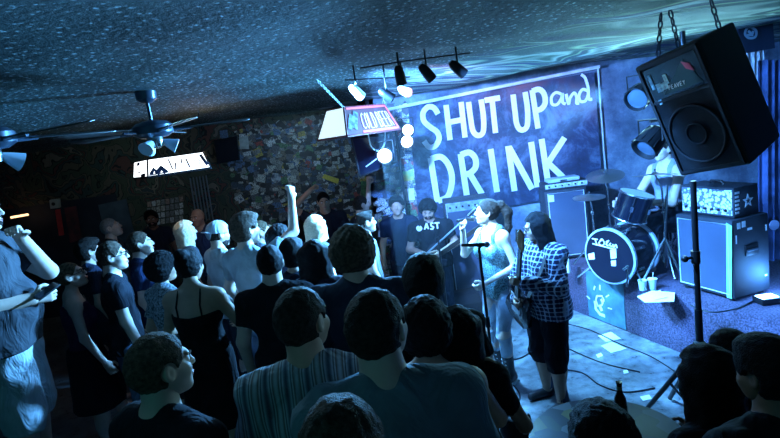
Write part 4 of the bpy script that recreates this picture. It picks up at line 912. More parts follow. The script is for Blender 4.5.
c2 = P(589,196,5.6); cymbal('pair of hi-hat cymbals low beside the left speaker cabinet', c2, (.05,.0,0), .17, Vector((c2.x+.03, 5.62, 0)), True)
c3 = P(655,174,5.1); cymbal('cymbal on a stand right of the tom in front of the drummer', c3, (-.12,.08,0), .21, Vector((c3.x+.05, 5.08, 0)))
b4 = G(655,284,SH)
t = thing('drum_hardware_stand', 'empty chrome tripod stand with braced legs in front of the bass drum', 'stand', (b4.x,b4.y,SH))
MB().tube([P(667,185,4.9), P(664,262,4.9)], .013, 8).build('post', chrome, t, world=True)
for q in ((640,288),(683,281),(668,272)):
    MB().tube([P(665,238,4.9), G(q[0],q[1],SH)+Vector((0,0,.01))], .013, 8).build('leg', chrome, t, world=True)
t = thing('bass_drum_pedal', 'chrome upright rod and pedal beside the bass drum head', 'pedal', G(627,288,SH))
MB().tube([G(627,288,SH)+Vector((0,0,.01)), P(629,264,G(627,288,SH).y)], .012, 8).build('rod', chrome, t, world=True); MB().tube([P(623,270,G(627,288,SH).y), P(631,264,G(627,288,SH).y)], .014, 8).build('clamp', chrome, t, world=True)
# ---------------------------------------------------------------- amplifiers
tolex = mat('black tolex', (.02,.025,.035), .65, bump=.5, bscale=300); grillc = mat('grille cloth', (.06,.08,.13), .85, bump=.6, bscale=350, var=.1, vscale=3)
piping = mat('white piping', (.6,.65,.7), .5)
def cab(name, label, fl_, fr_, depth, h, z0, cat='speaker cabinet', gm=None, g_in=.035):
    """cabinet whose front runs from fl_ to fr_ (xy) and goes back depth"""
    a = Vector((fl_.x, fl_.y, 0)); b_ = Vector((fr_.x, fr_.y, 0)); u = (b_-a).normalized(); n = Vector((-u.y, u.x, 0)); w_ = (b_-a).length
    t = thing(name, label, cat, ((a+b_)/2+n*depth/2+Vector((0,0,z0))))
    q = lambda x, y, z: a+u*x+n*y+Vector((0,0,z0+z))
    MB().prism([q(0,0,.03),q(w_,0,.03),q(w_,depth,.03),q(0,depth,.03)], (0,0,h-.03)).build('shell', tolex, t, world=True, bevel=.015)
    MB().prism([q(g_in,-.006,.03+g_in),q(w_-g_in,-.006,.03+g_in),q(w_-g_in,-.006,h-g_in),q(g_in,-.006,h-g_in)], n*.01).build('grille_cloth', gm or grillc, t, world=True)
    pp = MB(); pp.tube([q(g_in,-.008,.03+g_in),q(w_-g_in,-.008,.03+g_in),q(w_-g_in,-.008,h-g_in),q(g_in,-.008,h-g_in),q(g_in,-.008,.03+g_in)], .006, 6); pp.build('piping', piping, t, world=True)
    for x in (.06, w_-.06):
        for y in (.05, depth-.05): MB().lathe([(.028,0),(.028,.032)], 14, c=q(x,y,0)).build('foot', rubber, t, world=True)
    return t, q, w_
fl_, fr_ = G(679,287,SH), G(735,303,SH); k_ = .66/ (fr_-fl_).length if False else 1
ct, cq, cw = cab('guitar_cabinet', 'large speaker cabinet with pale green tape down its corner, right of the drums', fl_, fr_, .40, .70, SH)
MB().prism([cq(cw-.065,-.011,.035),cq(cw-.02,-.011,.035),cq(cw+.004,-.011,.66),cq(cw-.045,-.011,.68)], (cq(0,1,0)-cq(0,0,0))*.004).build('tape', mat('pale green tape', (.3,.75,.5), .6, var=.15, vscale=12), ct, world=True, smooth=False)
MB().box(cq(cw+.002,.2,.42), (.012,.14,.09), Matrix.Rotation(math.atan2((fr_-fl_).y,(fr_-fl_).x),3,'Z')).build('side_handle', black_p, ct, world=True, bevel=.004)
MB().box(cq(cw+.009,.2,.42), (.012,.12,.02), Matrix.Rotation(math.atan2((fr_-fl_).y,(fr_-fl_).x),3,'Z')).build('side_handle_grip', mat('dim metal', (.1,.12,.15), .4, .5), ct, world=True, bevel=.004)
for (x, z, w_, h_) in ((.05,.62,.035,.05),(.10,.625,.04,.05),(.16,.59,.05,.02),(.03,.50,.012,.07),(.36,.55,.012,.05),(.34,.16,.02,.012)):
    MB().prism([cq(cw+.001,x,z),cq(cw+.001,x+w_,z),cq(cw+.001,x+w_,z+h_),cq(cw+.001,x,z+h_)], (cq(1,0,0)-cq(0,0,0))*.002).build('tape_patch', white_p, ct, world=True, smooth=False)
# amp head with a silver panel
un = (fr_-fl_).normalized(); nn2 = Vector((-un.y, un.x, 0))
t = thing('amplifier_head', 'amplifier head with bright silver front panel and white star on its side', 'amplifier', cq(cw/2,.2,.70))
hq = lambda x, y, z: cq(x, y+.05, .71+z)
MB().prism([hq(.03,0,0),hq(cw-.02,0,0),hq(cw-.02,.27,0),hq(.03,.27,0)], (0,0,.25)).build('case', tolex, t, world=True, bevel=.01)
m, nt, b, tc, N, L = nodes('printed silver panel'); vv = tex(N, L, tc.outputs['Object'], 'Voronoi', 38.0); r = ramp(N, [(.32, (.8,.82,.85)), (.5, (.75,.78,.8)), (.62, (.12,.14,.18))]); L(vv.outputs['Distance'], r.inputs['Fac']); L(r.outputs['Color'], b.inputs['Base Color']); b.inputs['Roughness'].default_value = .35
MB().prism([hq(.045,-.004,.02),hq(cw-.035,-.004,.02),hq(cw-.035,-.004,.23),hq(.045,-.004,.23)], nn2*.006).build('front_panel', m, t, world=True, smooth=False)
for i in range(7): MB().lathe([(.013,0),(.011,.016)], 12, M=zto(-nn2), c=hq(.09+i*(cw-.18)/6,-.006,.06)).build('knob', black_p, t, world=True)
sc0 = hq(cw-.02,.15,.12); su = nn2; mb = MB(); un_ = un
star = []
for i in range(10):
    rr_ = .06 if i%2 == 0 else .027; a = math.pi/2+i*math.pi/5; star.append(sc0+su*rr_*math.cos(a)+Vector((0,0,rr_*math.sin(a)))+un_*.001)
mb.prism(star, un_*.002)
mb.build('star', white_p, t, world=True, smooth=False)
star2 = [sc0+(p-sc0)*.42+un_*.002 for p in star]; MB().prism(star2, un_*.002).build('star_centre', tolex, t, world=True, smooth=False)
mb = MB()
for i in range(6):
    z = .03+i*.033; mb.prism([hq(cw-.019,.012,z),hq(cw-.019,.05+.01*(i%2),z),hq(cw-.019,.05+.01*(i%2),z+.018),hq(cw-.019,.012,z+.018)], un*.002)
mb.build('side_lettering', white_p, t, world=True, smooth=False)
MB().tube([hq(.2,.14,.25),hq(.22,.14,.275),hq(cw-.24,.14,.275),hq(cw-.22,.14,.25)], .012, 8).build('handle', black_p, t, world=True)
# left cabinet with amp and gear on top
a_, b_ = G(551,261,SH), G(591,257,SH); hL = .62
a_ = P(551,261,6.05); b_ = P(592,258,6.0); a_.z = b_.z = SH
lt, lq, lw_ = cab('bass_cabinet', 'plain dark speaker cabinet behind the guitarist, left of the drums', a_, b_, .38, P(549,191,6.05).z-SH, SH)
hh = P(549,191,6.05).z-SH
MB().prism([lq(.03,-.012,hh-.13),lq(.1,-.012,hh-.13),lq(.1,-.012,hh-.05),lq(.03,-.012,hh-.05)], (0,.003,0)).build('badge', white_p, lt, world=True, smooth=False)
t = thing('bass_amplifier', 'low pale-fronted amplifier on top of the plain dark cabinet', 'amplifier', lq(lw_/2,.15,hh))
MB().prism([lq(0.0,.02,hh+.005),lq(lw_+.04,.02,hh+.005),lq(lw_+.04,.30,hh+.005),lq(0.0,.30,hh+.005)], (0,0,.075)).build('case', tolex, t, world=True, bevel=.006)
MB().prism([lq(.02,.015,hh+.02),lq(lw_+.02,.015,hh+.02),lq(lw_+.02,.015,hh+.07),lq(.02,.015,hh+.07)], (0,.006,0)).build('front_panel', mat('pale panel', (.5,.55,.6), .3, var=.3, vscale=30), t, world=True, smooth=False)
for i in range(6): MB().lathe([(.011,0),(.01,.014)], 10, M=rotm(R(90),0,0), c=lq(.06+i*.075,.014,hh+.045)).build('knob', black_p, t, world=True)
t = thing('effects_case', 'flat pale case lying on the low amplifier by the letter K', 'case', lq(lw_/2,.15,hh+.082))
MB().prism([lq(.06,.03,hh+.084),lq(lw_-.05,.06,hh+.084),lq(lw_-.05,.27,hh+.084),lq(.06,.25,hh+.084)], (0,0,.04)).build('lid', mat('pale case', (.45,.52,.6), .4, var=.2), t, world=True, bevel=.006)
MB().box(lq(lw_/2,.04,hh+.10), (.08,.012,.015)).build('latch', chrome, t, world=True)
# combo amp behind the singer
a_, b_ = P(455,300,6.3), P(498,293,6.25); hz = P(455,200,6.3).z; a_.z = b_.z = 0
ct2, q2, w2 = cab('combo_amplifier', 'tall dark combo amplifier with a lit knob panel, directly behind the singer', a_, b_, .32, hz, 0.0, 'amplifier')
MB().prism([q2(.03,-.012,hz-.14),q2(w2-.03,-.012,hz-.14),q2(w2-.03,-.012,hz-.03),q2(.03,-.012,hz-.03)], (0,.004,0)).build('control_panel', mat('blue grey panel', (.25,.33,.45), .4, var=.3, vscale=20), ct2, world=True, smooth=False)
for i in range(6): MB().lathe([(.014,0),(.012,.02)], 10, M=rotm(R(90),0,0), c=q2(.08+i*(w2-.16)/5,-.014,hz-.085)).build('knob', black_p, ct2, world=True)
# wedge monitor on the floor
c0 = Vector((P(456,300,6.15).x, 6.15, 0))
t = thing('wedge_monitor', 'black floor wedge monitor left of the singer', 'monitor speaker', (c0.x, c0.y, 0), R(5))
w_ = MB(); w_.prism([(-.28,-.18,0),(-.28,.2,0),(-.28,.2,.16),(-.28,.02,.36),(-.28,-.18,.22)], (.56,0,0)); w_.build('cabinet', tolex, t, bevel=.01)
w_ = MB(); w_.prism([(-.24,-.185,.06),(-.24,-.03,.335),(.24,-.03,.335),(.24,-.185,.06)], (0,-.012,.006)); w_.build('grille', mat('dark mesh', (.03,.035,.05), .5, .4, bump=.8, bscale=400), t)
c0 = G(437,312,0)
t = thing('stage_bag', 'round pale cable bag on the floor beside the wedge monitor', 'bag', (c0.x, c0.y, 0))
MB().ball((0,0,.14), (.2,.16,.14), 10).build('body', mat('blue grey canvas', (.2,.26,.35), .9, var=.3, vscale=8, bump=.6, bscale=40), t); MB().tube([(-.1,0,.26),(-.06,0,.33),(.06,0,.33),(.1,0,.26)], .012).build('handle', black_p, t)
# ---------------------------------------------------------------- hanging speaker on chains
Rz = Matrix.Rotation(-1.21502607,3,'Z') @ Matrix.Rotation(.25797922,3,'X') @ Matrix.Rotation(-.17839216,3,'Y')
hc0 = Vector((1.71167591,2.88071401,2.22927005)); HW, HH, HD, HT = .44, .70, .44, .1223
S = lambda x, y, z: hc0+Rz @ Vector((x, y, z))
hs = thing('hanging_speaker', 'big black PA speaker hanging tilted from chains, upper right', 'speaker', hc0)
poly = [(-HW/2,0),(HW/2,0),(HW/2-HT,HD),(-HW/2+HT,HD)]
MB().prism([S(x,y,-HH/2) for x,y in poly], Rz @ Vector((0,0,HH))).build('cabinet', mat('black speaker paint', (.003,.0035,.005), .55, bump=.5, bscale=250), hs, world=True, bevel=.012)
fr = MB()
for (x0,x1,z0,z1) in ((-HW/2+.02,HW/2-.02,HH/2-.03,HH/2-.015),(-HW/2+.02,HW/2-.02,-HH/2+.015,-HH/2+.03),(-HW/2+.02,-HW/2+.035,-HH/2+.02,HH/2-.02),(HW/2-.035,HW/2-.02,-HH/2+.02,HH/2-.02),(-HW/2+.02,HW/2-.02,HH/2-.245,HH/2-.232)):
    fr.prism([S(x0,-.012,z0),S(x1,-.012,z0),S(x1,-.012,z1),S(x0,-.012,z1)], Rz @ Vector((0,.013,0)))
fr.build('front_frame', black_p, hs, world=True)
MB().prism([S(-HW/2+.035,-.003,-HH/2+.03),S(HW/2-.035,-.003,-HH/2+.03),S(HW/2-.035,-.003,HH/2-.245),S(-HW/2+.035,-.003,HH/2-.245)], Rz @ Vector((0,.004,0))).build('woofer_grille', mat('woofer mesh', (.005,.006,.009), .5, .3, bump=1, bscale=500), hs, world=True, smooth=False)
MB().torus(S(0,-.006,-.12), .165, .008, M=Rz @ rotm(R(90),0,0), n=40).build('woofer_ring', mat('dim ring', (.006,.007,.01), .6), hs, world=True)
MB().torus(S(0,-.006,-.12), .06, .006, M=Rz @ rotm(R(90),0,0), n=30).build('dust_cap', mat('dim ring', (.006,.007,.01), .4), hs, world=True)
# horn: a flared mouth with glossy faces
hz0, hz1 = HH/2-.225, HH/2-.04; hx = HW/2-.045
MB().prism([S(-hx,-.004,hz0),S(hx,-.004,hz0),S(hx,-.004,hz1),S(-hx,-.004,hz1)], Rz @ Vector((0,.005,0))).build('horn_mouth', mat('horn black', (.01,.012,.015), .2), hs, world=True, smooth=False)
MB().prism([S(-hx*.55,-.008,hz0+.015),S(hx*.9,-.008,hz0+.015),S(hx*.55,-.008,hz1-.02)], Rz @ Vector((0,.004,0))).build('horn_flare', mat('horn teal', (.03,.07,.075), .35), hs, world=True, smooth=False)
MB().prism([S(hx*.48,-.010,hz1-.03),S(hx*.72,-.010,hz1-.055),S(hx*.78,-.010,hz1-.10),S(hx*.55,-.010,hz1-.075)], Rz @ Vector((0,.004,0))).build('red_sticker', mat('pink sticker', (.75,.12,.2), .5, emit=None), hs, world=True, smooth=False)
for (x,z,w_,h_) in ((-.7,.10,.035,.05),(-.55,.105,.05,.04),(-.86,.125,.02,.09),(-.32,.13,.022,.055),(-.83,.03,.02,.03)):
    MB().prism([S(hx*x,-.010,hz0+z-.06),S(hx*x+w_,-.010,hz0+z-.06),S(hx*x+w_,-.010,hz0+z-.06+h_),S(hx*x,-.010,hz0+z-.06+h_)], Rz @ Vector((0,.004,0))).build('sticker', mat('horn glint paint', (.5,.75,.85), .5, var=.4, vscale=60), hs, world=True, smooth=False)  # pale patches: glossy reflections of the horn put into the colour
mb = MB()   # small maker's script under the horn: short slanted strokes spelling PEAVEY
sx0 = -.045
def hf(x, y): return S(x, -.012, y)
z = hz0+.035; lw2 = .0055; g_ = {'P':[[(0,0),(.004,.022)],[(.004,.022),(.012,.021),(.012,.013),(.003,.012)]],'E':[[(0,0),(.004,.022)],[(.004,.022),(.013,.022)],[(.002,.011),(.010,.011)],[(0,0),(.010,0)]],'A':[[(0,0),(.009,.022)],[(.009,.022),(.012,0)],[(.004,.008),(.011,.008)]],'V':[[(.002,.022),(.005,0)],[(.005,0),(.014,.022)]],'Y':[[(.003,.022),(.007,.011)],[(.014,.022),(.007,.011)],[(.007,.011),(.005,0)]]}
for i, ch in enumerate('PEAVEY'):
    for st in g_[ch]: ribbon(mb, [hf(sx0+i*.019+a, z+b_) for a, b_ in st], .004, Rz @ Vector((0,-1,0)), .002)
mb.build('lettering', white_p, hs, world=True, smooth=False)
def chain(label, a, b, n=None, r=.0045, m=None):
    a, b = Vector(a), Vector(b); d = (b-a); n = n or int(d.length/.036); t = thing('chain', label, 'chain', b); u = d.normalized(); M = zto(u)
    mb = MB()
    for i in range(n):
        c = a+u*(i+.5)*d.length/n; mm = M @ rotm(0,0,(i%2)*R(90))
        pts = [c+mm @ Vector((.011*math.cos(q), 0, .024*math.sin(q))) for q in [2*math.pi*k/10 for k in range(11)]]
        mb.tube(pts, r, 6, cap=False)
    mb.build('link', m or mat('dark chain', (.06,.08,.12), .35, .9), t, world=True)
    return t
def top_of(px, py, Y): 
    v = P(px, py, Y); return v
chain('left steel chain holding the tilted hanging speaker', S(-HW/2+.09,.1,HH/2+.0), Vector((S(-HW/2+.09,.1,HH/2).x+.03, S(-HW/2+.09,.1,HH/2).y, 2.80)))
chain('middle steel chain holding the tilted hanging speaker', S(-.02,.14,HH/2), Vector((S(-.02,.14,HH/2).x-.02, S(0,.14,HH/2).y+.05, 2.80)))
chain('right steel chain holding the tilted hanging speaker', S(HW/2-.07,.25,HH/2), Vector((S(HW/2-.07,.25,HH/2).x-.04, S(HW/2-.07,.25,HH/2).y, 2.80)))
# par lamps beside it
def par(label, c, d, r=.085, L_=.2, yoke=True, on=None, col=black_metal, ribs=True):
    M = zto(d); d = Vector(d).normalized(); t = thing('stage_lamp', label, 'stage lamp', c)
    MB().lathe([(r*.45,-L_*.55),(r*.8,-L_*.4),(r*.95,-L_*.1),(r,L_*.45),(r*.93,L_*.45),(r*.85,L_*.3),(.001,L_*.28)], 24, M=M, c=c).build('housing', col, t, world=True)
    if ribs:
        rb = MB()
        for i in range(12):
            a = i*math.pi/6; v = M @ Vector((math.cos(a),math.sin(a),0)); rb.tube([Vector(c)+v*r*.85-d*L_*.38, Vector(c)+v*r*1.04+d*L_*.4], .004, 5)
        rb.build('rib', col, t, world=True)
    MB().lathe([(r*.88,L_*.30),(r*.5,L_*.34),(.001,L_*.35)], 24, M=M, c=c).build('lens', on or mat('lens glass', (.05,.07,.1), .1), t, world=True)
    if yoke:
        s_ = d.cross(Vector((0,0,1))).normalized()
        MB().tube([Vector(c)+s_*(r+.01), Vector(c)+s_*(r+.012)+Vector((0,0,r+.06)), Vector(c)-s_*(r+.012)+Vector((0,0,r+.06)), Vector(c)-s_*(r+.01)], .007, 6).build('yoke', black_metal, t, world=True)
    return t
lensb = mat('lit blue lens', (.5,.7,1), .3, emit=(.35,.65,1.0), es=30)
c1 = P(651,141,3.95); c2 = P(641,95,3.95)
par('ribbed black stage lamp below left of the hanging speaker', c1, (-.6,-.2,-.45), .10, .22)
par('ribbed black stage lamp half behind the hanging speaker top corner', c2, (-.7,-.5,-.3), .09, .2)
t = thing('lamp_rail', 'dark vertical rail carrying the two ribbed lamps behind the hanging speaker', 'rail', (c1.x+.28,c1.y,2.8))
MB().tube([(c1.x+.28,c1.y,2.86),(c1.x+.28,c1.y,c1.z-.05)], .02, 10).build('rail', black_metal, t, world=True)
for cc_ in (c1,c2): MB().tube([(c1.x+.28,c1.y,cc_.z+.15),(cc_.x,cc_.y,cc_.z+.15)], .012, 8).build('arm', black_metal, t, world=True)
# speaker pole on a tripod
py_ = 3.15
top = P(693,181,py_); jt = P(700,346,py_); bx, by = jt.x, jt.y
jz = jt.z
t = thing('speaker_stand', 'black tripod pole rising in front of the taped cabinet', 'stand', (bx,by,0))
MB().tube([(top.x+.0,by,top.z),(bx,by,jz)], .018, 12).build('pole', black_metal, t, world=True)
MB().tube([(bx,by,jz+.25),(bx,by,.12)], .023, 12).build('lower_tube', black_metal, t, world=True)
MB().ball((bx,by,jz), .045, 8).build('collar', black_metal, t, world=True)
kn = MB(); kz = P(688,258,py_); kn.tube([(bx,by,kz.z),(bx-.07,by-.01,kz.z)], .009, 8); kn.ball((bx-.075,by-.01,kz.z), .022, 7); kn.build('knob', black_metal, t, world=True)
MB().tube([(bx,by,kz.z-.04),(bx,by,kz.z+.04)], .028, 12).build('collar', black_metal, t, world=True)
for q in (G(648,410,0), Vector((bx+.5,by-.25,0)), Vector((bx+.1,by+.6,0))):
    q = Vector((q.x,q.y,.02)); MB().tube([(bx,by,jz), q], .017, 10).build('leg', black_metal, t, world=True)
    MB().tube([q.lerp(Vector((bx,by,jz)),.45), (bx,by,.2)], .010, 8).build('brace', black_metal, t, world=True)
# tripod lighting stand near the sticker strip
ly = 6.45; tp = P(401,170,ly); bt_ = Vector((tp.x+.0, ly, 0))
t = thing('light_stand', 'dark tripod lighting stand in front of the lit sticker strip', 'stand', (bt_.x,ly,0))
MB().tube([(tp.x,ly,2.42),(tp.x,ly,.3)], .018, 10).build('pole', black_metal, t, world=True)
MB().tube([(tp.x-.32,ly,2.15),(tp.x+.02,ly,2.42)], .012, 8).build('crossbar', black_metal, t, world=True)
for i in range(3):
    a = -1.57+i*2.09; MB().tube([(tp.x,ly,.95),(tp.x+.35*math.cos(a),ly+.3*math.sin(a),.015)], .012, 8).build('leg', black_metal, t, world=True)
# the two blinding floods
f1 = P(385,155,5.6); f2 = P(406,141,5.75); f3 = P(407,130,5.75)
lensw = mat('lit white blue lens', (.6,.8,1), .3, emit=(.45,.72,1.0), es=25)
par('blinding lamp shining at the crowd below the cold beer lamp', f1, (-.1,-1,-.12), .085, .16, on=lensw)
par('lower of the two bright lamps beside the banner corner', f2, (.15,-1,-.15), .072, .14, on=lensw)
par('upper of the two bright lamps beside the banner corner', f3, (.15,-1,-.05), .066, .14, on=lensw)
# ---------------------------------------------------------------- ceiling track lamps
def ceil_pt(px, py, z=2.74): return G(px, py, z)
tl = [((357,92),(.45,.4,-.55),white_p,None,'white track lamp at the left end of the ceiling cluster'), ((387,95),(.6,-.1,-.5),black_metal,None,'black track lamp beside the white one above the cold beer lamp'), ((404,91),(.55,-.75,-.35),white_p,mat('warm lens',(.9,.5,.4),.3,emit=(1,.45,.35),es=7),'pinkish lit track lamp above the cold beer lamp'),
      ((400,76),(.1,.2,-.9),black_metal,None,'black track lamp pointing straight down from the ceiling'), ((427,73),(.5,.2,-.7),black_metal,None,'black track lamp in the middle of the ceiling row'), ((458,69),(.6,.2,-.6),black_metal,None,'rightmost black track lamp above the letter H')]
trk = thing('lamp_track', 'thin dark track on the ceiling carrying the row of stage lamps', 'track', ceil_pt(405,66,2.78))
MB().tube([P(360,68,3.5), P(405,61,3.5), P(470,53,3.5)], .005, 8).build('rail', black_metal, trk, world=True)
MB().tube([P(345,80,3.95), P(410,77,3.95)], .005, 8).build('rail', black_metal, trk, world=True)
for (q, d, mm, on, lab) in tl:
    c = P(q[0], q[1], 3.95 if q[1] > 80 else 3.5); r_ = .036
    t = par(lab, c, d, r_, .125, yoke=False, on=on, col=mm, ribs=False)
    MB().tube([c, Vector((c.x,c.y,2.88))], .007, 6).build('stem', black_metal, t, world=True)
# ---------------------------------------------------------------- pool table lamps
def lampshade(name, label, A, Bc, Cc, h, inset, mats, zb=None):
    """A-Bc: end panel bottom, Bc-Cc: long side bottom"""
    A, Bc, Cc = map(Vector, (A, Bc, Cc)); z = (A.z+Bc.z+Cc.z)/3 if zb is None else zb
    for v in (A, Bc, Cc): v.z = z
    Dc = A+(Cc-Bc); b = [A, Bc, Cc, Dc]; cen = (A+Cc)/2; u = (Cc-Bc).normalized(); v = (A-Bc).normalized()
    tpt = [A+u*inset[0]-v*inset[1], Bc+u*inset[0]+v*inset[1], Cc-u*inset[0]+v*inset[1], Dc-u*inset[0]-v*inset[1]]
    tpt = [p+Vector((0,0,h)) for p in tpt]
    t = thing(name, label, 'hanging lamp', cen)
    def face(nm, q, m, th=.006):
        n = (q[1]-q[0]).cross(q[3]-q[0]).normalized(); return MB().prism(q, n*th).build(nm, m, t, world=True, smooth=False)
    face('end_panel', [b[0],b[1],tpt[1],tpt[0]], mats[0]); face('side_panel', [b[1],b[2],tpt[2],tpt[1]], mats[1]); face('end_panel', [b[2],b[3],tpt[3],tpt[2]], mats[0]); face('side_panel', [b[3],b[0],tpt[0],tpt[3]], mats[1]); face('top_panel', tpt, mats[2])
    e = MB()
    for i in range(4): e.tube([b[i], b[(i+1)%4]], .012, 6); e.tube([tpt[i], tpt[(i+1)%4]], .010, 6); e.tube([b[i], tpt[i]], .010, 6)
    e.build('frame', mats[2], t, world=True)
    return t, b, tpt
def on_quad(q, u, v): return q[0].lerp(q[1], u).lerp(q[3].lerp(q[2], u), v)
whitelit = mat('lit white panel', (.8,.8,.8), .4, emit=(.9,.97,1.0), es=2.4)
darkf = mat('lamp frame', (.02,.015,.02), .5)
t, b_, tt_ = lampshade('beer_sign_lamp', 'long white lit sign lamp hanging under the ceiling fan', P(134,178,5.6), P(148,177,5.0), P(211,168.5,5.15), .165, (.035,.03), [whitelit, whitelit, darkf])
q = [b_[1], b_[2], tt_[2], tt_[1]]; nq = (q[1]-q[0]).cross(q[3]-q[0]).normalized()
if nq.y > 0: nq = -nq
mb = MB(); fq = lambda u, v: on_quad(q, u, v)+nq*.010
for st, w_ in (([(.05,.12),(.10,.40),(.15,.15)], .035), ([(.14,.1),(.22,.42),(.29,.1)], .05), ([(.36,.85),(.40,.25),(.45,.2),(.47,.6)], .012), ([(.58,.8),(.57,.5)], .012), ([(.66,.75),(.68,.2)], .014), ([(.76,.7),(.8,.5),(.77,.3)], .008), ([(.84,.7),(.88,.5),(.85,.3)], .008), ([(.93,.85),(.97,.2)], .028), ([(.02,.1),(.33,.12)], .012)):
    ribbon(mb, [fq(*p) for p in st], w_, nq, .002)
mb.build('lettering', mat('dark blue print', (.02,.03,.08), .6), t, world=True, smooth=False)
q2_ = [b_[0], b_[1], tt_[1], tt_[0]]; n2 = (q2_[1]-q2_[0]).cross(q2_[3]-q2_[0]).normalized(); n2 = n2 if n2.dot(CAM-q2_[0]) > 0 else -n2
mb = MB(); f2_ = lambda u, v: on_quad(q2_, u, v)+n2*.010
for st, w_ in (([(.3,.8),(.5,.85)], .03), ([(.25,.5),(.6,.45)], .01), ([(.4,.3),(.6,.35)], .012), ([(.6,.1),(.9,.15)], .03)): ribbon(mb, [f2_(*p) for p in st], w_, n2, .002)
mb.build('lettering', mat('dark blue print', (.02,.03,.08), .6), t, world=True, smooth=False)
for i in (1,2): MB().tube([tt_[i], Vector((tt_[i].x, tt_[i].y+.1, 2.85))], .004, 5).build('cord', darkf, t, world=True)
redp = mat('dark red lamp panel', (.035,.004,.008), .5, var=.3, vscale=5, emit=(.5,.03,.06), es=.10)
whitelit2 = mat('lit pale end panel', (.8,.85,.85), .4, emit=(.62,.85,.95), es=1.15)
t, b_, tt_ = lampshade('cold_beer_lamp', 'hanging lamp with COLD BEER on its red side and a glowing white end', P(318,140.5,5.2), P(347,136,4.9), P(400,129,5.5), .27, (.10,.09), [whitelit2, redp, mat('lamp frame red', (.12,.015,.02), .5)])
q = [b_[1], b_[2], tt_[2], tt_[1]]; nq = (q[1]-q[0]).cross(q[3]-q[0]).normalized(); nq = nq if nq.dot(CAM-q[0]) > 0 else -nq
fq = lambda u, v: on_quad(q, u, v)+nq*.012
L5 = {'C':[[(1,.9),(.6,1),(.1,.85),(0,.5),(.1,.15),(.6,0),(1,.1)]],'O':[[(.5,1),(.1,.85),(0,.5),(.1,.15),(.5,0),(.9,.15),(1,.5),(.9,.85),(.5,1)]],'L':[[(0,1),(0,0)],[(0,0),(1,0)]],'D':[[(0,1),(0,0)],[(0,1),(.6,.95),(1,.5),(.6,.05),(0,0)]],'B':[[(0,1),(0,0)],[(0,1),(.8,.95),(.8,.6),(0,.52)],[(0,.5),(.95,.45),(.95,.05),(0,0)]],'E':[[(0,1),(0,0)],[(0,1),(1,1)],[(0,.5),(.8,.5)],[(0,0),(1,0)]],'R':[[(0,1),(0,0)],[(0,1),(.8,.95),(.85,.6),(0,.5)],[(.3,.5),(1,0)]]}
mb = MB(); u0 = .31
for i, ch in enumerate('COLD BEER'):
    if ch == ' ': u0 += .035; continue
    for st in L5[ch]: ribbon(mb, [fq(u0+a*.05, .16+b__*.56) for a, b__ in st], .0085, nq, .002)
    u0 += .075
mb.build('lettering', mat('pinkish print', (.4,.3,.35), .6, emit=(.9,.55,.65), es=.3), t, world=True, smooth=False)
mb = MB()
ribbon(mb, [fq(.05,.2),fq(.12,.7)], .05, nq, .002); ribbon(mb, [fq(.14,.2),fq(.22,.8)], .06, nq, .002); mb.build('can_picture', mat('pale can picture', (.12,.14,.18), .5, col2=(.01,.015,.03), vscale=25), t, world=True, smooth=False)
bd = MB()
for (u0_,v0_,u1_,v1_) in ((.03,.93,.97,.93),(.97,.93,.97,.06),(.97,.06,.28,.06)): ribbon(bd, [fq(u0_,v0_), fq(u1_,v1_)], .02, nq, .002)
bd.build('border', mat('red border', (.6,.05,.05), .5, emit=(.9,.12,.1), es=.35), t, world=True, smooth=False)
for i, px in ((0,(327,85)),(2,(392,95))):
    a = tt_[i if i else 1]
    up_ = P(317,78,4.6) if i == 0 else Vector((a.x,a.y,2.82))
    ct_ = chain('thin chain from the ceiling to the '+('white end' if i == 0 else 'red side')+' of the cold beer lamp', a, P(317,80,4.35) if i == 0 else Vector((a.x, a.y-.1, 2.80)), None, .003, mat('pale chain', (.5,.6,.65), .4, .4))
# dark flat TV beneath it
t = thing('television', 'dark flat television hanging tilted under the cold beer lamp', 'television', P(378,155,6.0))
tvq = [P(350,138,6.0), P(391,133,6.1), P(397,163,6.0), P(359,178,5.9)]
MB().prism(tvq, (.02,.09,.02)).build('casing', mat('tv casing', (.01,.012,.02), .4), t, world=True, bevel=.008)
ce_ = sum(tvq, Vector())/4; MB().prism([ce_.lerp(v, .88)+Vector((0,-.012,0)) for v in tvq], (0,.006,0)).build('screen', mat('tv screen', (.01,.015,.035), .12), t, world=True, smooth=False)
mb = MB(); ribbon(mb, [ce_.lerp(tvq[3],.55)+Vector((0,-.02,0)), ce_.lerp(tvq[2],.35)+Vector((0,-.02,.02))], .012, NY, .002); mb.build('lettering', white_p, t, world=True, smooth=False)
MB().tube([(ce_.x,ce_.y+.08,ce_.z+.1),(ce_.x,ce_.y+.08,2.76)], .02, 8).build('bracket', black_metal, t, world=True)
tag(MB().tube(bez([P(368,134,5.7), P(371,146,5.7), P(378,151,5.7), P(384,145,5.7), P(385,131,5.7)], 6), .008, 6).build('hanging_cable', mat('pale cable', (.5,.6,.6), .6)), 'pale cable hanging in a loop below the cold beer lamp', 'cable')
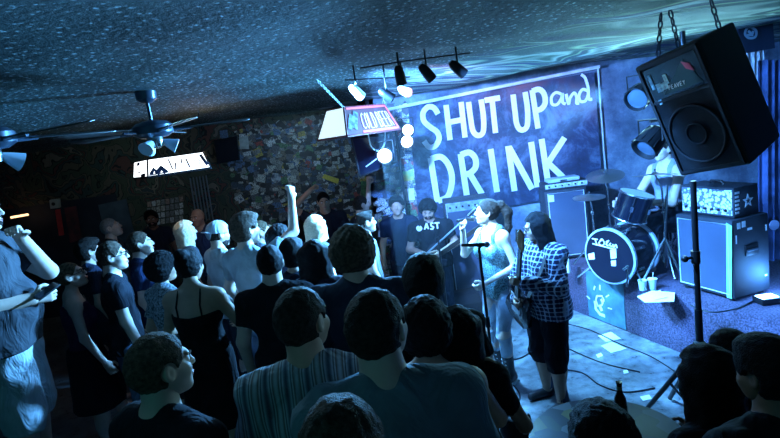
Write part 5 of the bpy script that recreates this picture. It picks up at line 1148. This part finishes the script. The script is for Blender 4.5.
# ---------------------------------------------------------------- ceiling fans
fanm = mat('fan enamel', (.04,.06,.09), .3, .3); bladem = mat('fan blade', (.05,.045,.045), .45, var=.2)
fg_ = G(147,101,2.80)
def fan(label, x, y, rot, ztop=2.84):
    t = thing('ceiling_fan', label, 'ceiling fan', (x, y, ztop))
    MB().lathe([(.07,.02),(.065,-.03),(.03,-.055)], 24).build('canopy', fanm, t); MB().tube([(0,0,-.04),(0,0,-.2)], .012, 8).build('down_rod', fanm, t)
    MB().lathe([(.03,-.17),(.10,-.185),(.13,-.21),(.13,-.26),(.09,-.285),(.05,-.29)], 28).build('motor', fanm, t)
    MB().lathe([(.05,-.29),(.055,-.31),(.05,-.35),(.02,-.36)], 20).build('switch_housing', chrome, t)
    for i in range(5):
        a = rot+i*2*math.pi/5; M = rotm(0,0,a) @ rotm(R(9),0,0)
        bl = MB(); bl.prism([M @ Vector(p) for p in ((.2,-.045,-.245),(.6,-.065,-.245),(.64,-.045,-.245),(.655,0,-.245),(.64,.045,-.245),(.6,.065,-.245),(.2,.045,-.245))], (0,0,.007)); bl.build('blade', bladem, t, bevel=.002)
        MB().tube([rotm(0,0,a) @ Vector((.11,0,-.25)), M @ Vector((.24,0,-.245))], .013, 6).build('blade_bracket', fanm, t)
    for i in range(3):
        a = rot+i*2.09; sh_ = MB(); d = Vector((math.cos(a),math.sin(a),-.55)).normalized(); sh_.lathe([(.018,0),(.03,.03),(.045,.075),(.05,.09)], 16, M=zto(d), c=Vector((math.cos(a)*.05,math.sin(a)*.05,-.32))); sh_.build('light_shade', mat('frosted shade', (.5,.6,.7), .3), t)
    return t
fan('ceiling fan hanging above the white lit sign', fg_.x, fg_.y, .35)
g2 = G(-22,112,2.74); fan('dark ceiling fan near the left edge of the ceiling', g2.x, g2.y, .9)
# ---------------------------------------------------------------- right side: banner, drape, round emblem
t = thing('logo_banner', 'dark banner with a round white emblem on the ceiling edge, top right', 'banner', P(752,35,5.2))
MB().prism([P(737,20,5.2), P(772,12,5.2), P(775,48,5.2), P(741,54,5.2)], (0,.02,0)).build('cloth', mat('dark banner cloth', (.01,.02,.05), .8), t, world=True, smooth=False)
mb = MB(); glyph(mb, [('c',(751,27),(756,31),(755,37),(749,38),(745,34),(747,28),(751,27)), ('c',(748,31),(752,34),(753,31)), ('l',(747,35),(753,35))], .022, f=lambda x,y: P(x,y,5.19)); mb.build('emblem', mat('dim white emblem', (.35,.45,.55), .7), t, world=True, smooth=False)
t = thing('drape', 'pinkish white cloth hanging behind the right side of the big speaker', 'cloth', P(752,80,5.3))
dm = mat('pinkish drape', (.75,.6,.62), .9, col2=(.8,.82,.85), vscale=3)
mb = MB()
cols = 14; rows = 8; vs = []
for j in range(rows):
    for i in range(cols):
        px = 742+i*1.5+j*.8; py = 52+j*15-i*.8; v = P(px, py, 5.3); v.y += .05*math.sin(i*1.9+j*.3); vs.append(v)
fs_ = [(j*cols+i,j*cols+i+1,(j+1)*cols+i+1,(j+1)*cols+i) for j in range(rows-1) for i in range(cols-1)]
mb.add(vs+[v+Vector((0,.012,0)) for v in vs], fs_+[tuple(cols*rows+k for k in f[::-1]) for f in fs_]); mb.build('fabric', dm, t, world=True)
t = thing('wall_banner_pole', 'dark striped hanging cloth at the right edge of the picture', 'cloth', P(772,150,5.0))
mb = MB(); vs = []
for j in range(2):
    for i in range(16):
        v = P(760+i*1.7, 60 if j == 0 else 300, 5.0); v.y += .04*math.sin(i*1.5); vs.append(v)
fs_ = [(i,i+1,16+i+1,16+i) for i in range(15)]; mb.add(vs+[v+Vector((0,.012,0)) for v in vs], fs_+[tuple(32+k for k in f[::-1]) for f in fs_]); mb.build('fabric', mat('blue curtain', (.012,.02,.06), .8, col2=(.08,.12,.3), vscale=5), t, world=True)
MB().lathe([(.05,0),(.05,.005)], 20, M=rotm(R(90),0,0), c=P(774,225,4.93)).build('emblem', mat('pale emblem', (.5,.55,.8), .6), t, world=True)
# ---------------------------------------------------------------- microphone stands
mbp = G(499,419,0); 
t = thing('microphone_stand', 'straight microphone stand on a round black base in front of the singer', 'microphone stand', (mbp.x,mbp.y,0))
MB().lathe([(.125,0),(.13,.012),(.12,.03),(.05,.045),(.02,.06)], 36).build('base', black_metal, t)
mt = P(484,247,mbp.y-.02); MB().tube([(0,0,.05),(0,0,mt.z)], .011, 10).build('pole', black_metal, t)
MB().tube([(0,0,.78),(0,0,.86)], .019, 10).build('clutch', black_metal, t)
MB().tube([(0,0,mt.z),(.015,0,mt.z+.01)], .016, 8).build('mic_clip', black_p, t)
mm_ = Vector((mbp.x, mbp.y, mt.z+.015))
t = thing('microphone', 'black microphone clipped level on top of the straight stand', 'microphone', mm_)
MB().tube([mm_+Vector((-.13,0,.018)), mm_+Vector((.04,0,-.002))], [.011,.017], 12).build('handle', black_p, t, world=True); MB().ball(mm_+Vector((.062,0,-.004)), (.026,.024,.024), 9).build('grille', mat('mic mesh', (.1,.1,.11), .35, .8), t, world=True)
b5 = Vector((P(446,300,5.5).x, 5.5, 0)); jj = P(444,236,5.5)
t = thing('boom_stand', 'microphone boom stand with long slanting arm by the bassist', 'microphone stand', b5)
MB().tube([b5+Vector((0,0,.02)), Vector((b5.x,5.5,jj.z))], .011, 8).build('pole', black_metal, t, world=True)
MB().tube([P(417,262,5.6), P(466,218,5.4)], .009, 8).build('boom', mat('grey boom', (.3,.35,.4), .35, .7), t, world=True)
for i in range(3):
    a = i*2.09; MB().tube([b5+Vector((0,0,.25)), b5+Vector((.28*math.cos(a),.28*math.sin(a),.01))], .009, 8).build('leg', black_metal, t, world=True)
m5 = P(468,216,5.4)
t = thing('microphone', 'microphone at the tip of the slanting boom arm', 'microphone', m5); MB().tube([m5, m5+Vector((.1,-.02,.08))], .016, 10).build('handle', black_p, t, world=True); MB().ball(m5+Vector((.11,-.02,.09)), .024, 8).build('grille', mat('mic mesh', (.1,.1,.11), .35, .8), t, world=True)
# ---------------------------------------------------------------- small things on stage and floor
pap = mat('white paper', (.9,.92,.93), .8)
def paper(label, quad, z): return tag(MB().prism([G(x,y,z)+Vector((0,0,.002)) for x,y in quad], (0,0,.0015)).build('paper_sheet', pap, smooth=False), label, 'paper')
paper('white paper sheet on the floor below the stage panel, nearer the stage', [(598,336),(611,332),(621,339),(606,342)], 0)
paper('white paper sheet on the floor, the one nearer the camera', [(601,346),(612,342),(627,349),(611,353)], 0)
paper('small white paper scrap on the floor between sheets and bottle', [(596,355),(601,353),(603,356),(598,358)], 0)
paper('tiny white scrap on the floor right of the sheets', [(623,371),(627,370),(629,373),(624,374)], 0)
paper('crumpled white paper on the floor near the table edge', [(640,397),(649,395),(652,399),(643,401)], 0)
t = thing('set_list', 'large white set list lying on the stage edge near the cups', 'paper', G(655,297,SH))
MB().prism([G(x,y,SH)+Vector((0,0,.003)) for x,y in ((637,297),(652,291),(675,293),(674,302),(645,303))], (0,0,.002)).build('sheet', pap, t, world=True, smooth=False)
MB().prism([G(x,y,SH)+Vector((0,0,.008)) for x,y in ((648,296),(660,291),(668,298),(655,301))], (0,0,.002)).build('sheet', pap, t, world=True, smooth=False)
cupm = mat('clear cup', (.6,.7,.75), .2, spec=.6)
for x, y, l_ in ((643,290,'left clear plastic cup on the stage edge'), (653,289,'right clear plastic cup on the stage edge, with lid')):
    g = G(x,y,SH); t = thing('plastic_cup', l_, 'cup', g); MB().lathe([(.028,0),(.04,.095),(.042,.098),(.037,.095),(.026,.004),(.001,.004)], 20).build('cup', cupm, t)
    MB().lathe([(.001,.06),(.034,.06),(.034,.063),(.001,.063)], 20).build('drink', mat('drink', (.3,.4,.5), .1), t)
    if 'lid' in l_: MB().lathe([(.043,.098),(.043,.104),(.02,.108)], 20).build('lid', white_p, t); MB().tube([(0,0,.06),(.01,0,.16)], .003, 6).build('straw', white_p, t)
g = G(568,273,SH); g = Vector((g.x, g.y+.02, SH)); t = thing('water_bottle', 'white plastic bottle standing on the stage behind the guitarist', 'bottle', g)
MB().lathe([(.032,0),(.036,.01),(.036,.13),(.03,.16),(.014,.185),(.014,.2)], 20).build('body', mat('white plastic', (.8,.85,.88), .3), t); MB().lathe([(.016,.2),(.016,.222)], 14).build('cap', white_p, t)
g = G(767,303,SH); t = thing('floor_light', 'small bright blue floor light at the right end of the stage', 'stage lamp', g)
MB().box((0,0,.03), (.16,.12,.05)).build('housing', black_metal, t, bevel=.006); MB().box((0,0,.057), (.13,.09,.006)).build('lens', mat('blue white lens', (.6,.8,1), .3, emit=(.3,.55,1), es=14), t)
# cables
cb = mat('cable rubber', (.008,.009,.012), .5)
def cable(label, pts, z=.008, r=.006): 
    p = bez([G(x,y,z) for x,y in pts], 8); return tag(MB().tube(p, r, 6).build('cable', cb), label, 'cable')
cable('black cable curving from the mic stand base toward the stage', [(505,418),(520,395),(500,375),(482,372),(470,380),(478,395),(490,405)])
cable('black cable looping on the floor behind the singer boots', [(470,335),(463,350),(478,362),(520,358),(545,340),(560,345),(600,362),(640,372)])
cable('black cable running along the floor to the stage front', [(560,322),(590,330),(620,344),(650,356),(676,372)])
cable('black cable lying across the floor by the papers', [(545,368),(580,372),(600,385),(625,392),(655,388)])
cable('cable hanging loosely along the floor left of the singer', [(460,318),(455,335),(468,352),(462,368),(474,392)])
cable('black cable lying on the stage in front of the taped cabinet', [(690,305),(710,312),(735,309),(755,300)], SH+.008)
# table with glossy collage top
m, nt, b, tc, N, L = nodes('collage table top'); vv = tex(N, L, tc.outputs['Object'], 'Voronoi', 11.0); sc2 = N('SeparateColor'); L(vv.outputs['Color'], sc2.inputs[0])
r = ramp(N, [(0,(.01,.015,.02)),(.3,(.04,.05,.06)),(.5,(.02,.03,.02)),(.65,(.09,.10,.11)),(.8,(.10,.09,.02)),(.88,(.012,.015,.03))], 'CONSTANT'); L(sc2.outputs[0], r.inputs['Fac']); L(r.outputs['Color'], b.inputs['Base Color']); b.inputs['Roughness'].default_value = .5; b.inputs['Specular IOR Level'].default_value = .2
tcx = G(597,424,.76); tcx = Vector((tcx.x, tcx.y-.12, 0))
t = thing('bar_table', 'round bar table with a glossy collage top at the bottom right', 'table', tcx)
MB().lathe([(.36,.735),(.37,.74),(.37,.755),(.36,.76)], 48).build('tabletop', m, t); MB().tube([(0,0,.03),(0,0,.735)], .035, 16).build('column', black_metal, t); MB().lathe([(.25,0),(.25,.012),(.05,.04)], 32).build('base', black_metal, t)
g = G(622,424,.76)
t = thing('beer_bottle', 'dark beer bottle standing on the collage-topped table', 'bottle', (g.x,g.y,.7605))
MB().lathe([(.027,0),(.031,.006),(.031,.12),(.026,.145),(.014,.175),(.0125,.215),(.0145,.218),(.0145,.228)], 24).build('glass', mat('bottle glass', (.015,.01,.006), .06, spec=.8), t)
MB().lathe([(.0135,.178),(.0135,.206)], 18).build('neck_label', mat('neck label', (.25,.4,.3), .5), t); MB().lathe([(.0315,.03),(.0315,.10)], 24).build('label', mat('bottle label', (.05,.06,.07), .6), t)
g = G(520,428,.45)
t = thing('backpack', 'black lumpy bag with two peaks at the bottom edge', 'bag', (g.x, g.y, .0))
mbv = sdf_mesh([ell((0,0,.22),(.16,.12,.24),k=.06), ell((-.05,0,.44),(.07,.06,.07),k=.05), ccone((-.09,0,.46),(-.11,0,.55),.03,.012,k=.03), ccone((.04,0,.44),(.06,0,.53),.03,.012,k=.03), ell((.09,.02,.3),(.1,.09,.12),k=.05)], .012, disp=folds(.006,9), clips=[lambda X,Y,Z: -Z])
np_obj('body', [mbv], mat('black nylon', (.008,.008,.01), .6), t); MB().tube(bez([(-.1,-.1,.4),(-.14,-.16,.25),(-.1,-.12,.08)],5), .015, 8).build('strap', black_p, t)
# ---------------------------------------------------------------- lights
def spot(name, loc, to, e, col, size=60, blend=.5, rad=.06):
    d = bpy.data.lights.new(name, 'SPOT'); d.energy = e; d.color = col; d.spot_size = R(size); d.spot_blend = blend; d.shadow_soft_size = rad
    o = bpy.data.objects.new(name, d); C.objects.link(o); o.location = loc
    o.rotation_euler = (Vector(to)-Vector(loc)).to_track_quat('-Z', 'Y').to_euler(); return o
def point(name, loc, e, col, rad=.08):
    d = bpy.data.lights.new(name, 'POINT'); d.energy = e; d.color = col; d.shadow_soft_size = rad
    o = bpy.data.objects.new(name, d); C.objects.link(o); o.location = loc; return o
BL = (.07,.3,1.0); BL2 = (.12,.42,1.0); TE = (.1,.55,.8)
sc = bpy.context.scene
w = bpy.data.worlds.new('world'); sc.world = w; w.use_nodes = True
w.node_tree.nodes['Background'].inputs[0].default_value = (.002,.004,.01,1); w.node_tree.nodes['Background'].inputs[1].default_value = 1
sc.view_settings.view_transform = 'Standard'; sc.view_settings.look = 'None'; sc.view_settings.gamma = 1; sc.view_settings.exposure = 0.0
try: sc.view_settings.use_curve_mapping = False
except Exception: pass
sc.cycles.use_denoising = True; sc.cycles.max_bounces = 6; sc.cycles.sample_clamp_indirect = 6
# track lamps -> stage
BL = (.09,.36,1.0); BL2 = (.12,.46,1.0); TE = (.12,.55,.75)
spot('track_spot', (-.2,3.9,2.7), (3.0,5.3,1.1), 2300, BL, 75, .6)
spot('track_spot', (-.1,4.0,2.7), (1.6,6.8,1.9), 1900, (.13,.36,1.0), 78, .7)
spot('track_spot', (.5,3.3,2.7), (3.6,4.4,.8), 1300, BL, 70, .6)
spot('track_spot', (.1,3.6,2.7), (1.1,5.0,1.2), 800, (.28,.62,1.0), 34, .6)
spot('warm_track_spot', (.35,4.0,2.75), (1.9,6.8,2.5), 160, (1.0,.25,.25), 40, .8)
# floods facing the crowd
spot('flood_spot', (.06,5.42,2.25), (-1.8,2.4,.9), 1700, BL2, 92, .6, .1)
spot('flood_spot', (.33,5.5,2.42), (1.15,4.3,0), 1100, BL2, 78, .6, .1)
# par cans by the drums -> crowd on the left
spot('par_spot', (2.4,5.4,2.45), (-3.0,3.8,1.5), 5500, BL2, 50, .6, .08)
spot('par_spot', (2.0,3.6,2.45), (-1.0,3.6,.9), 0.5, BL2, 80, .6, .08)
point('floor_light_bulb', (3.1,4.1,.75), 25, BL)
# added fills without fixtures: dim wash on ceiling, near crowd and far wall
spot('ceiling_fill', (-2.0,-1.6,1.7), (-1.0,2.6,2.85), 38, (.06,.55,.6), 120, .9, 1.0)
spot('ceiling_fill', (1.6,-1.2,1.7), (1.6,3.0,2.85), 22, (.12,.45,.85), 120, .9, 1.0)
spot('ceiling_fill', (1.9,5.6,1.9), (1.3,4.4,2.85), 70, (.15,.55,.8), 140, .9, .2)
spot('crowd_fill', (-1.2,3.4,2.7), (-.3,1.6,1.5), 70, (.25,.6,.85), 75, .9, .15)
spot('crowd_fill', (-1.3,1.6,2.75), (-.4,2.4,1.6), 6, (.2,.6,.85), 120, .9, .3)
spot('wall_fill', (-4.2,7.6,2.6), (-4.2,9.0,2.0), 7, (.55,.85,.85), 150, .9, .3)
spot('wall_fill', (-1.4,7.4,2.6), (-1.4,9.0,1.9), 30, (.3,.65,1.0), 140, .9, .3)
spot('stage_ceiling_fill', (2.5,4.7,2.2), (1.6,3.0,2.9), 170, (.3,.78,.9), 130, .8, .5)  # added fill for the ceiling over the stage, no such lamp hangs there
spot('stage_ceiling_fill', (.6,4.9,2.1), (.9,3.0,2.85), 20, (.3,.6,1.0), 120, .9, .5)
spot('floor_spot', (.25,4.6,2.7), (1.7,4.5,0), 900, BL2, 60, .7, .08)
spot('warm_track_spot', (.3,4.3,2.45), (.75,4.9,2.9), 6, (1.0,.35,.3), 90, .9, .1)
spot('horn_fill', (.75,2.3,2.55), (1.60,2.84,2.43), 14, (.4,.7,1.0), 13, .5, .03)  # added narrow fill that brightens the speaker horn
point('warm_lamp', (-1.75,5.4,2.45), 6, (1.0,.55,.3), .1)

# thin stage haze in the air of the room
hz = bpy.data.materials.new('stage haze'); hz.use_nodes = True; nt = hz.node_tree; nt.nodes.remove(nt.nodes['Principled BSDF'])
vs_ = nt.nodes.new('ShaderNodeVolumeScatter'); vs_.inputs['Density'].default_value = .006; vs_.inputs['Anisotropy'].default_value = .35; vs_.inputs['Color'].default_value = (.8,.9,1,1)
nt.links.new(vs_.outputs[0], nt.nodes['Material Output'].inputs['Volume'])
tag(MB().box((2.3,5.1,1.45), (4.6,2.9,2.6)).build('stage_haze', hz, smooth=False), 'thin bluish haze hanging in the air around the stage lamps', 'haze', kind='stuff')
